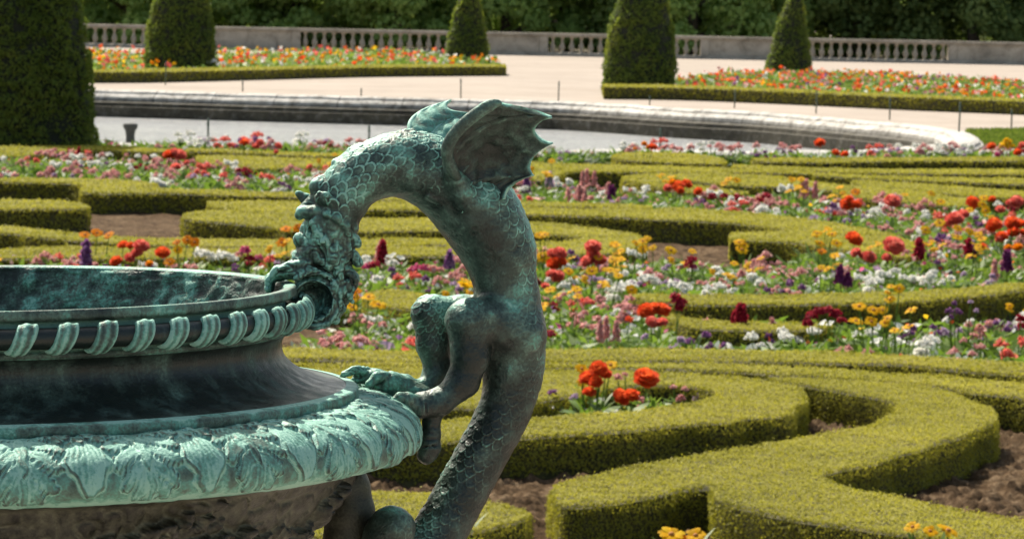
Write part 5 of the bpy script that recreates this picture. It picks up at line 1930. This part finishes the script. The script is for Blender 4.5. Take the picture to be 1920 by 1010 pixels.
def signature(label, sp, heads, ztop, group=None, fol=True, sc=1.0):
    """a plant whose blooms stand exactly where the photo shows them: heads = [(x, y, radius px, colour)]"""
    d = SPECIES[sp]
    rng = np.random.default_rng(int(heads[0][0] * 3 + heads[0][1]))
    P = np.array([G(h[0], h[1], ztop) for h in heads])
    b = P.mean(0)
    # heads lower in the picture at the same distance are lower on the plant
    e = empty(NAME[sp], (b[0], b[1], 0.0), label, 'flower', group)
    mid = np.mean([h[1] for h in heads])
    st = Parts()
    for h in heads:
        p = PY(h[0], h[1], b[1] + rng.normal(0, 0.03))
        c = p - np.array([b[0], b[1], 0.0])
        if c[2] < 0.05:
            c[2] = 0.05
        R = h[2] * np.linalg.norm(p - C0) / F * (1.22 if sp == 'daisy' else 1.0)
        n = CLEAN(0, rng)
        if sp == 'daisy':
            n = np.array([rng.normal(0, 0.25), -0.75 + rng.normal(0, 0.2), 1.0])
        if sp == 'spike':
            q = fl_spike(c - [0, 0, R * 1.4], n, R, rng, R * 2.8, R * 0.8)
        elif sp == 'dahlia':
            n = np.array([rng.normal(0, 0.25), -0.55 + rng.normal(0, 0.15), 1.0])
            q = fl_pompon(c - [0, 0, R * 0.3], n, R, rng)
        else:
            q = d['fn'](c, n, R, rng)
        obj('bloom', q.mesh('bloom', None, True, 'rnd', [PM[h[3]], M_eye]), e)
        stem(st, c - [0, 0, R * 0.35], rng, 0.0045)
    obj('stem', st.mesh('stems', M_leaf, True, 'rnd'), e)
    if fol:
        o = obj('foliage', fol_mesh(sp, int(rng.integers(0, 3))), e)
        o.scale = (sc, sc, sc)
    return e


SG = [
    ('double red dahlia heads with yellow daisies in the bed inside the front hedge', 'dahlia', [(1122, 686, 18, 'red'), (1104, 703, 19, 'red'), (1135, 697, 13, 'red'), (1105, 731, 14, 'red'), (1117, 712, 14, 'red')], 0.42),
    ('round orange red dahlia, rightmost in the bed inside the front hedge', 'dahlia', [(1212, 703, 25, 'red')], 0.42),
    ('flat orange red dahlia lowest in the bed inside the front hedge', 'dahlia', [(1165, 739, 18, 'red'), (1184, 737, 17, 'red')], 0.34),
    ('golden daisies poking through the red dahlias of the front bed', 'daisy', [(1091, 691, 11, 'yellow'), (1145, 684, 12, 'yellow'), (1128, 696, 10, 'yellow'), (1091, 716, 9, 'yellow')], 0.43),
    ('pair of pink heads under the front red dahlias', 'verbena', [(1158, 709, 10, 'pink'), (1172, 703, 7, 'pink'), (1201, 751, 10, 'pink'), (1199, 763, 6, 'pink')], 0.3),
    ('white petunias at the left end of the front bed', 'petunia', [(1020, 757, 13, 'white'), (1006, 765, 9, 'white'), (1032, 761, 8, 'white')], 0.22),
    ('white petunias below the red dahlias of the front bed', 'petunia', [(1124, 750, 11, 'white'), (1149, 767, 10, 'white'), (1096, 765, 8, 'white')], 0.20),
    ('purple flowers at the left end of the front bed', 'verbena', [(1036, 738, 10, 'purple'), (1048, 754, 9, 'purple'), (1077, 746, 9, 'lilac'), (1040, 748, 7, 'purple')], 0.25),
    ('pink and lilac flowers at the right tip of the front bed', 'verbena', [(1275, 749, 11, 'pink'), (1312, 738, 11, 'lilac'), (1306, 750, 10, 'lilac'), (1263, 726, 7, 'pink'), (1284, 730, 7, 'pink'), (1326, 743, 8, 'lilac')], 0.22),
    ('broad orange red double dahlia beside a rusty seed head', 'dahlia', [(1212, 578, 18, 'red'), (1241, 576, 17, 'red'), (1226, 574, 14, 'red')], 0.42),
    ('coral dahlia just under the broad orange red one', 'dahlia', [(1222, 600, 13, 'coral'), (1241, 601, 12, 'coral')], 0.36),
    ('rusty dark flower head right of the broad orange red dahlia', 'geranium', [(1270, 566, 19, 'crimson'), (1276, 578, 14, 'crimson')], 0.42),
    ('small orange flower left of the coral dahlia', 'geranium', [(1180, 601, 9, 'red')], 0.3),
    ('large white petunia close behind the thin edging hedge', 'petunia', [(1254, 631, 17, 'white'), (1217, 620, 14, 'white'), (1192, 596, 9, 'white')], 0.2),
    ('arching dark crimson flower crown over white petunias', 'geranium', [(1522, 595, 14, 'crimson'), (1536, 586, 13, 'crimson'), (1553, 584, 12, 'crimson'), (1568, 592, 13, 'crimson'), (1577, 603, 11, 'crimson'), (1516, 609, 12, 'crimson')], 0.38),
    ('golden daisies on tall stems before the bowed hedge', 'daisy', [(1611, 574, 12, 'yellow'), (1638, 581, 11, 'yellow'), (1655, 581, 9, 'yellow'), (1605, 602, 12, 'yellow'), (1634, 603, 11, 'yellow'), (1669, 561, 9, 'yellow'), (1671, 537, 8, 'yellow'), (1686, 541, 9, 'yellow'), (1664, 548, 6, 'yellow')], 0.5),
    ('big cluster of white petunias by the thin edging hedge', 'petunia', [(1643, 637, 13, 'white'), (1658, 652, 12, 'white'), (1678, 632, 13, 'white'), (1672, 645, 12, 'white'), (1716, 640, 13, 'white'), (1735, 652, 12, 'white'), (1648, 646, 9, 'white'), (1690, 640, 9, 'white')], 0.22),
    ('second cluster of white petunias above the big cluster', 'petunia', [(1686, 610, 11, 'white'), (1720, 607, 10, 'white'), (1645, 611, 9, 'white'), (1700, 618, 9, 'white')], 0.25),
    ('loose white petunias left of the big white cluster', 'petunia', [(1552, 637, 10, 'white'), (1578, 645, 12, 'white'), (1590, 632, 11, 'white'), (1566, 651, 9, 'white'), (1541, 604, 10, 'white'), (1556, 605, 9, 'white')], 0.22),
    ('thin stemmed purple flowers in front of the bowed hedge', 'verbena', [(1790, 570, 7, 'purple'), (1779, 585, 8, 'purple'), (1795, 587, 10, 'purple'), (1783, 596, 7, 'purple'), (1820, 567, 6, 'lilac'), (1830, 584, 6, 'lilac')], 0.45),
    ('pale pink flowers at the right end of the near ribbon', 'geranium', [(1838, 620, 13, 'pink'), (1826, 634, 13, 'pink'), (1845, 630, 10, 'pink'), (1816, 612, 9, 'pink'), (1855, 608, 9, 'pink')], 0.3),
    ('dark red flower cut by the right edge', 'geranium', [(1914, 600, 12, 'crimson'), (1917, 614, 12, 'crimson')], 0.38),
    ('tall stacked coral dahlias right of the dragon back', 'dahlia', [(1112, 458, 17, 'coral'), (1102, 485, 15, 'coral'), (1124, 484, 14, 'coral'), (1112, 472, 13, 'coral')], 0.45),
    ('coral and orange dahlias touching the dragon back', 'dahlia', [(1050, 470, 14, 'coral'), (1036, 472, 11, 'coral'), (1040, 490, 16, 'red'), (1054, 487, 10, 'red')], 0.42),
    ('yellow flowers against the dragon back', 'daisy', [(1012, 441, 9, 'yellow'), (1022, 440, 8, 'yellow'), (1018, 481, 12, 'yellow'), (1030, 480, 10, 'yellow'), (1047, 480, 9, 'yellow')], 0.45),
    ('small coral dahlias low against the dragon back', 'dahlia', [(1045, 514, 14, 'coral'), (1034, 510, 11, 'coral'), (1023, 534, 9, 'coral')], 0.35),
    ('golden daisies below the coral dahlia stack', 'daisy', [(1066, 508, 9, 'yellow'), (1110, 508, 10, 'yellow'), (1160, 517, 8, 'yellow'), (1184, 543, 10, 'yellow'), (1078, 520, 6, 'yellow')], 0.4),
    ('lilac flowers below the coral dahlia stack', 'verbena', [(1097, 523, 9, 'lilac'), (1112, 526, 10, 'lilac'), (1127, 526, 8, 'lilac')], 0.3),
    ('golden daisies at the tip of the crescent hedge', 'daisy', [(1205, 452, 9, 'yellow'), (1192, 455, 7, 'yellow'), (1214, 447, 7, 'yellow'), (1206, 467, 9, 'yellow'), (1224, 464, 7, 'yellow'), (1258, 469, 10, 'yellow')], 0.42),
    ('dark crimson flower near the middle of the centre ribbon', 'geranium', [(1297, 490, 12, 'crimson'), (1300, 502, 9, 'magenta'), (1290, 498, 9, 'crimson')], 0.36),
    ('golden daisies over the corner of the square hedge block', 'daisy', [(1386, 454, 9, 'yellow'), (1396, 460, 7, 'yellow'), (1391, 468, 10, 'yellow')], 0.42),
    ('golden daisies over the right end of the square hedge block', 'daisy', [(1532, 438, 9, 'yellow'), (1560, 439, 9, 'yellow'), (1537, 456, 9, 'yellow'), (1569, 456, 9, 'yellow'), (1541, 471, 8, 'orange')], 0.45),
    ('round orange red dahlia over the tip of the broad hedge', 'dahlia', [(1601, 443, 18, 'red')], 0.42),
    ('low coral dahlias under the round orange red one', 'dahlia', [(1605, 470, 11, 'coral'), (1630, 478, 14, 'coral'), (1617, 476, 8, 'coral')], 0.32),
    ('large round coral dahlia at the tip of the broad hedge', 'dahlia', [(1676, 455, 21, 'coral'), (1663, 480, 10, 'coral')], 0.42),
    ('dark crimson spike right of the large coral dahlia', 'spike', [(1723, 464, 11, 'crimson'), (1726, 474, 9, 'crimson')], 0.38),
    ('crimson spikes left of the big red dahlia group', 'spike', [(1816, 462, 10, 'crimson'), (1827, 472, 9, 'plum')], 0.36),
    ('dark plum spike near the right edge', 'spike', [(1888, 488, 12, 'plum')], 0.36),
    ('dark plum flowers low in the centre ribbon', 'spike', [(1575, 515, 11, 'plum'), (1590, 524, 9, 'plum')], 0.32),
    ('purple flowers left of the crimson spikes', 'verbena', [(1765, 447, 11, 'purple'), (1778, 450, 8, 'lilac'), (1756, 452, 8, 'purple')], 0.35),
    ('large coral dahlia above the yellow daisies at right', 'dahlia', [(1792, 405, 16, 'coral'), (1783, 410, 13, 'coral'), (1806, 399, 12, 'coral')], 0.42),
    ('mass of orange red dahlias at the right border', 'dahlia', [(1865, 416, 15, 'red'), (1858, 424, 11, 'red'), (1897, 413, 14, 'red'), (1914, 418, 13, 'red'), (1900, 432, 13, 'red'), (1878, 440, 13, 'red'), (1874, 447, 9, 'coral'), (1918, 434, 10, 'red')], 0.45),
    ('orange dahlias under the red mass at the right border', 'dahlia', [(1908, 461, 11, 'orange'), (1842, 460, 9, 'red'), (1890, 462, 8, 'orange')], 0.36),
    ('golden daisies between the dahlias at the right border', 'daisy', [(1796, 428, 8, 'yellow'), (1818, 434, 8, 'yellow'), (1795, 445, 9, 'yellow'), (1834, 440, 8, 'yellow'), (1841, 448, 8, 'yellow'), (1762, 418, 9, 'yellow'), (1735, 431, 9, 'yellow')], 0.42),
    ('orange red dahlia pair behind the broad tapering hedge', 'dahlia', [(1588, 379, 14, 'red'), (1606, 381, 10, 'red'), (1592, 371, 9, 'red')], 0.42),
    ('round coral dahlia behind the pointed hedge', 'dahlia', [(1673, 373, 16, 'coral')], 0.42),
    ('orange red dahlia left of the right border', 'dahlia', [(1824, 376, 14, 'red')], 0.42),
    ('coral dahlia at the right edge behind the red mass', 'dahlia', [(1906, 374, 14, 'coral'), (1893, 378, 8, 'coral')], 0.42),
    ('small coral dahlias between the two right border dahlias', 'dahlia', [(1876, 390, 10, 'coral'), (1860, 371, 8, 'red')], 0.38),
    ('golden daisies near the right border dahlias', 'daisy', [(1845, 371, 8, 'yellow'), (1842, 384, 8, 'yellow'), (1818, 394, 8, 'yellow'), (1848, 395, 8, 'yellow'), (1746, 363, 7, 'yellow'), (1764, 379, 8, 'yellow'), (1697, 365, 6, 'yellow')], 0.44),
    ('golden daisies over the two pronged hedge', 'daisy', [(1485, 337, 7, 'yellow'), (1502, 336, 7, 'yellow'), (1498, 350, 8, 'yellow'), (1366, 336, 7, 'yellow'), (1382, 338, 7, 'yellow'), (1358, 344, 7, 'yellow'), (1604, 360, 8, 'orange'), (1580, 362, 6, 'yellow')], 0.44),
    ('fiery orange dahlia group before the two pronged hedge', 'dahlia', [(1262, 340, 9, 'orange'), (1272, 345, 13, 'red'), (1288, 342, 11, 'red'), (1252, 350, 9, 'coral'), (1275, 354, 9, 'red')], 0.42),
    ('single small orange dahlia right of the fiery group', 'dahlia', [(1309, 356, 9, 'red')], 0.36),
    ('white petunia clusters below the fiery orange dahlias', 'petunia', [(1210, 368, 8, 'white'), (1209, 382, 8, 'white'), (1230, 380, 10, 'white'), (1241, 378, 8, 'white'), (1290, 381, 8, 'white'), (1312, 380, 8, 'white'), (1311, 368, 6, 'white')], 0.22),
    ('white petunias right of the dragon wing', 'petunia', [(1040, 357, 8, 'white'), (1052, 362, 9, 'white'), (1046, 368, 7, 'white'), (1086, 364, 7, 'white'), (1075, 362, 7, 'white')], 0.24),
    ('white petunias along the broad tapering hedge', 'petunia', [(1377, 381, 10, 'white'), (1370, 390, 8, 'white'), (1406, 391, 8, 'white'), (1430, 386, 11, 'white'), (1425, 395, 9, 'white'), (1462, 382, 8, 'white')], 0.22),
    ('white petunias at the crest of the broad tapering hedge', 'petunia', [(1548, 377, 8, 'white'), (1543, 392, 6, 'white'), (1500, 393, 8, 'white'), (1538, 406, 10, 'white'), (1528, 408, 8, 'white')], 0.24),
    ('purple flowers at the crest of the broad tapering hedge', 'verbena', [(1560, 388, 11, 'purple'), (1570, 394, 9, 'lilac'), (1554, 398, 8, 'lilac'), (1578, 402, 9, 'pink')], 0.32),
    ('purple spike beside the dragon wing', 'spike', [(987, 347, 10, 'purple'), (1030, 336, 9, 'lilac')], 0.34),
    ('dark plum spike with pink flowers in the upper ribbon', 'spike', [(1147, 361, 9, 'plum'), (1141, 353, 7, 'pink')], 0.34),
    ('crimson flowers along the upper ribbon', 'geranium', [(1335, 370, 9, 'crimson'), (1358, 369, 9, 'crimson'), (1425, 377, 9, 'crimson'), (1438, 370, 10, 'crimson')], 0.32),
    ('lone red dahlia in front of the right end of the pond', 'dahlia', [(1537, 265, 11, 'red')], 0.45),
    ('two low red dahlias in the back border', 'dahlia', [(1567, 284, 8, 'red'), (1584, 287, 8, 'red')], 0.36),
    ('orange and red dahlias behind the oval hedge', 'dahlia', [(1223, 273, 9, 'red'), (1208, 268, 6, 'orange'), (1217, 274, 6, 'orange'), (1190, 278, 4, 'orange')], 0.45),
    ('red dahlia by the lawn at the right edge', 'dahlia', [(1859, 272, 9, 'red')], 0.45),
    ('yellow flowered plant by the lawn at the right edge', 'verbena', [(1888, 268, 10, 'yellow'), (1893, 276, 9, 'yellow'), (1882, 275, 9, 'yellow')], 0.42),
    ('coral dahlias cut by the right edge near the lawn', 'dahlia', [(1908, 283, 8, 'red'), (1917, 270, 8, 'coral'), (1870, 288, 6, 'magenta')], 0.42),
    ('pair of red dahlias standing before the left ribbon hedge', 'dahlia', [(317, 287, 13, 'red'), (337, 287, 13, 'coral'), (327, 283, 10, 'coral')], 0.46),
    ('coral dahlia under the left red pair', 'dahlia', [(329, 311, 11, 'coral'), (350, 303, 6, 'coral')], 0.36),
    ('red dahlia in front of the pond left of the dragon', 'dahlia', [(458, 265, 10, 'red')], 0.46),
    ('coral dahlias in front of the pond left of the dragon', 'dahlia', [(488, 265, 8, 'coral'), (480, 272, 8, 'coral'), (522, 271, 8, 'coral'), (518, 283, 5, 'coral')], 0.42),
    ('white dahlia over the left hedge with blunt end', 'dahlia', [(293, 340, 12, 'white'), (304, 344, 8, 'white')], 0.26),
    ('orange red dahlias behind the vase rim, left cluster', 'dahlia', [(231, 456, 11, 'red'), (245, 458, 10, 'red'), (218, 486, 13, 'red')], 0.42),
    ('large coral dahlias behind the vase rim, centre of the cluster', 'dahlia', [(265, 457, 16, 'coral'), (257, 470, 12, 'coral'), (243, 480, 11, 'coral')], 0.42),
    ('orange red dahlia behind the vase rim, right of the cluster', 'dahlia', [(305, 470, 15, 'red'), (280, 492, 8, 'orange')], 0.4),
    ('three orange daisies over bare soil', 'daisy', [(159, 440, 9, 'orange'), (182, 437, 10, 'orange'), (204, 441, 9, 'orange')], 0.45),
    ('orange daisies right of the rim dahlias', 'daisy', [(331, 454, 7, 'orange'), (351, 450, 9, 'orange'), (365, 454, 9, 'orange'), (334, 468, 8, 'yellow'), (318, 491, 9, 'orange')], 0.42),
    ('orange daisies beside the dragon snout', 'daisy', [(536, 429, 9, 'orange'), (561, 428, 10, 'orange'), (528, 455, 9, 'orange')], 0.45),
    ('purple flower spike behind the vase rim', 'spike', [(161, 468, 12, 'purple'), (162, 482, 12, 'purple')], 0.4),
    ('magenta and crimson flower behind the vase rim near the dragon', 'geranium', [(458, 472, 13, 'magenta'), (468, 486, 11, 'crimson'), (448, 479, 9, 'pink'), (466, 496, 8, 'crimson'), (485, 485, 9, 'magenta')], 0.36),
    ('golden daisies between the dragon head and its leg', 'daisy', [(663, 557, 11, 'yellow'), (691, 557, 12, 'yellow'), (669, 545, 8, 'orange'), (660, 576, 11, 'yellow'), (709, 571, 13, 'yellow')], 0.45),
    ('crimson flower seen through the dragon arch', 'spike', [(717, 467, 11, 'crimson'), (714, 480, 9, 'crimson')], 0.38),
    ('crimson flowers close to the dragon mane', 'geranium', [(698, 500, 12, 'crimson'), (686, 502, 10, 'magenta'), (706, 498, 9, 'crimson')], 0.32),
    ('magenta and pink flowers seen through the dragon arch', 'geranium', [(773, 510, 12, 'magenta'), (795, 505, 11, 'magenta'), (812, 507, 12, 'pink'), (826, 508, 9, 'pink'), (783, 503, 9, 'magenta')], 0.32),
    ('purple flower at the inner edge of the dragon chest', 'spike', [(843, 486, 11, 'purple')], 0.34),
    ('white petunias seen through the dragon arch', 'petunia', [(733, 478, 11, 'white'), (751, 482, 9, 'white'), (684, 527, 10, 'white'), (700, 525, 7, 'white'), (838, 516, 9, 'white')], 0.26),
    ('white petunias under the dragon arch by the thin edging hedge', 'petunia', [(706, 622, 10, 'white'), (727, 630, 9, 'white'), (722, 636, 8, 'pink'), (622, 617, 9, 'white'), (700, 632, 7, 'white')], 0.22),
    ('soft pink flowers under the dragon arch', 'geranium', [(603, 625, 11, 'pink'), (622, 642, 12, 'pink'), (677, 637, 11, 'pink'), (700, 645, 8, 'pink'), (650, 650, 7, 'pink'), (760, 651, 7, 'pink'), (662, 592, 7, 'pink')], 0.24),
    ('two orange daisies at the bottom edge before the forked hedge', 'daisy', [(1259, 1001, 20, 'yellow'), (1304, 1003, 17, 'yellow'), (1287, 1013, 11, 'orange')], 0.30),
    ('three golden daisies at the bottom right over the forked hedge', 'daisy', [(1711, 987, 13, 'yellow'), (1744, 995, 13, 'yellow'), (1778, 994, 18, 'yellow')], 0.34),
    ('orange bud beside the dragon tail at the bottom', 'daisy', [(853, 1004, 7, 'orange')], 0.24),
    ('silver leaved plant right of the dragon by the thin edging hedge', 'silver', [], 0.2),
]
BED = lambda pts: gp(pts, 0.24)
BEDS = {
    'the near flower ribbon behind the thin edging hedge': (BED([(1185, 562), (1240, 592), (1300, 602), (1540, 610), (1800, 602), (2010, 592), (2010, 692), (1790, 666), (1565, 655), (1300, 651), (1025, 650), (700, 653), (560, 650), (560, 640), (640, 600), (690, 588), (880, 592), (920, 540), (1020, 510), (1180, 508)]), 21, 'near', 14),
    'the centre flower ribbon before the bowed hedge': (BED([(1000, 474), (1110, 488), (1200, 484), (1370, 494), (1520, 474), (1640, 486), (1730, 474), (2010, 474), (2010, 518), (1840, 533), (1740, 541), (1440, 549), (1190, 549), (1000, 506)]), 22, 'centre', 14),
    'the upper flower ribbon between the hedges': (BED([(960, 348), (1060, 340), (1160, 358), (1290, 364), (1400, 366), (1520, 362), (1580, 374), (1700, 388), (1800, 394), (2010, 382), (2010, 474), (1735, 474), (1730, 460), (1662, 432), (1600, 418), (1515, 407), (1440, 398), (1335, 389), (1210, 389), (1060, 380), (960, 376)]), 23, 'upper', 10),
    'the left flower ribbon before the dark faced hedge': (BED([(-60, 300), (60, 296), (140, 288), (360, 306), (430, 316), (560, 318), (700, 315), (760, 330), (700, 354), (450, 354), (330, 347), (150, 333), (-60, 331)]), 24, 'left', 10),
    'the flower ribbon just behind the vase rim': (BED([(-60, 490), (100, 486), (330, 486), (560, 484), (700, 488), (780, 490), (900, 484), (930, 510), (880, 545), (780, 540), (690, 540), (640, 560), (500, 560), (-60, 560)]), 25, 'rim', 11),
    'the back border along the pond': (BED([(-60, 266), (180, 266), (500, 272), (900, 279), (1440, 286), (1800, 286), (2010, 282), (2010, 292), (1690, 293), (1440, 294), (1150, 286), (1000, 298), (640, 286), (350, 277), (180, 271), (-60, 271)]), 26, 'back', 7),
    'the small bed inside the front hedge': (gp([(1020, 772), (1130, 762), (1240, 752), (1325, 738), (1290, 724), (1200, 722), (1100, 738), (1020, 754), (900, 765)], 0.2), 27, 'front', 22),
}
MIX = [('petunia', 'white', 7), ('petunia', 'pink', 3), ('petunia', 'lilac', 1.5), ('petunia', 'magenta', 1.5), ('verbena', 'pink', 6.5), ('verbena', 'purple', 2), ('verbena', 'lilac', 3), ('spike', 'crimson', 0.25), ('spike', 'pink', 0.4),
       ('geranium', 'crimson', 1.0), ('geranium', 'coral', 2.2), ('geranium', 'pink', 6), ('geranium', 'white', 5), ('daisy', 'yellow', 1.8), ('leafy', 'white', 12.5), ('silver', 'white', 12)]
STUB = G(244, 276, -0.45)
STUB = STUB[0] / STUB[1]
SIGXY = []
for lab, sp, heads, zt in SG:
    if not heads:
        continue
    e = signature(lab, sp, heads, zt, fol=(sp not in ('spike',) or 'sprig' not in lab), sc=1.0)
    SIGXY.append((e.location.x, e.location.y))
SIGXY = np.array(SIGXY)
for x, y, lab in ((1100, 640, 'silver leaved plant nearest to the dragon flank by the thin edging hedge'), (1430, 640, 'silver leaved rosette by the thin edging hedge left of the loose white petunias')):
    g_ = G(x, y + 12, 0.12)
    plant('silver', 'white', g_[0], g_[1], '', None, 1.15, np.random.default_rng(x), lab)

low_cols = ['white', 'pink', 'lilac', 'magenta', 'purple', 'yellow', 'red']
for where, (poly, seed, short, dens) in BEDS.items():
    rng = np.random.default_rng(seed)
    lo_, hi_ = poly.min(0), poly.max(0)
    A_ = abs(0.5 * np.sum(poly[:, 0] * np.roll(poly[:, 1], -1) - np.roll(poly[:, 0], -1) * poly[:, 1]))
    want = int(min(A_ * dens, 330))
    pts = []
    # blue-noise-ish darts
    dmin = 0.62 * math.sqrt(A_ / max(want, 1))
    tries = 0
    while len(pts) < want and tries < want * 40:
        tries += 1
        p = rng.uniform(lo_, hi_)
        if not inside(p[None], poly)[0]:
            continue
        # stay within the view and a margin
        if abs(p[0]) > p[1] * 0.145 + 0.5:
            continue
        if short == 'back' and abs(p[0] / p[1] - STUB) < 0.006:
            continue
        if pts and np.min(np.linalg.norm(np.array(pts) - p, axis=1)) < dmin:
            continue
        pts.append(p)
    wts = np.array([m_[2] for m_ in MIX], float)
    if short == 'back':
        wts = np.array([m_[2] if m_[0] in ('petunia', 'verbena', 'geranium', 'leafy', 'silver') else 0 for m_ in MIX], float)
    if short == 'front':
        wts = np.array([m_[2] if m_[0] in ('petunia', 'verbena', 'leafy') else 0 for m_ in MIX], float)
    for p in pts:
        # drifts: neighbours tend to share a kind
        dr = np.array([vnoise(np.array([[p[0] * 0.9 + 17 * i, p[1] * 0.9, seed]]), 400 + i)[0] for i in range(len(MIX))])
        w2 = wts * np.exp((dr - 0.5) * 5.0)
        j = rng.choice(len(MIX), p=w2 / w2.sum())
        sp, colr, _ = MIX[j]
        if len(SIGXY) and np.min(np.linalg.norm(SIGXY - p, axis=1)) < 0.16 and sp not in ('leafy', 'petunia', 'silver'):
            sp, colr = 'leafy', 'white'
        lab = ADJ[colr] + ' ' + SPECIES[sp]['noun'] if SPECIES[sp]['fn'] else SPECIES[sp]['noun']
        sc = {'near': 0.92, 'centre': 0.95, 'upper': 1.0, 'left': 1.0, 'rim': 0.95, 'back': 1.25, 'front': 0.62}[short]
        plant(sp, colr, p[0], p[1], 'in ' + where, lab + 's in ' + where, sc * rng.uniform(0.85, 1.12), rng)
    # ground cover under and between the plants: one mass per bed
    n = int(min(A_ * 560, 40000))
    q = rng.uniform(lo_, hi_, (n * 4, 2))
    q = q[inside(q, poly)]
    q = q[np.abs(q[:, 0]) < q[:, 1] * 0.145 + 0.6][:n]
    n = len(q)
    dd = q[:, 1].mean()
    Lf = 0.0012 * dd + 0.03
    z = rng.uniform(0.01, 0.23, n) * (0.55 + 0.75 * vnoise(np.c_[q * 2.2, np.zeros(n)], seed))
    pp = Parts()
    V1, Q1 = leaves_on(np.c_[q, z], np.array([0, -0.15, 0.7]), Lf * 1.9, Lf * 0.6, 0.75, rng)
    pp.add(V1, Q1, None, np.repeat(rng.beta(2, 2, n), 4), 0)
    m = n // 36
    ci = np.clip((vnoise(np.c_[q[:m] * 1.1, np.full(m, 9.0)], seed + 9) * 9 - 1.5 + rng.normal(0, 1.1, m)).astype(int), 0, 6)
    for c_ in range(7):
        s_ = ci == c_
        if s_.any() and short != 'front':
            V1, Q1 = leaves_on(np.c_[q[:m][s_], z[:m][s_] + 0.05], np.array([0, -0.35, 0.8]), 0.048, 0.042, 0.4, rng)
            pp.add(V1, Q1, None, np.repeat(rng.random(s_.sum()), 4), c_ + 1)
    o = obj('bedding_cover', pp.mesh('bedding_cover', None, True, 'rnd', [M_leaf] + [PM[c_] for c_ in low_cols]), kind='stuff')
    o['label'] = 'low leaves and small flowers covering ' + where
print('plants', NPL)
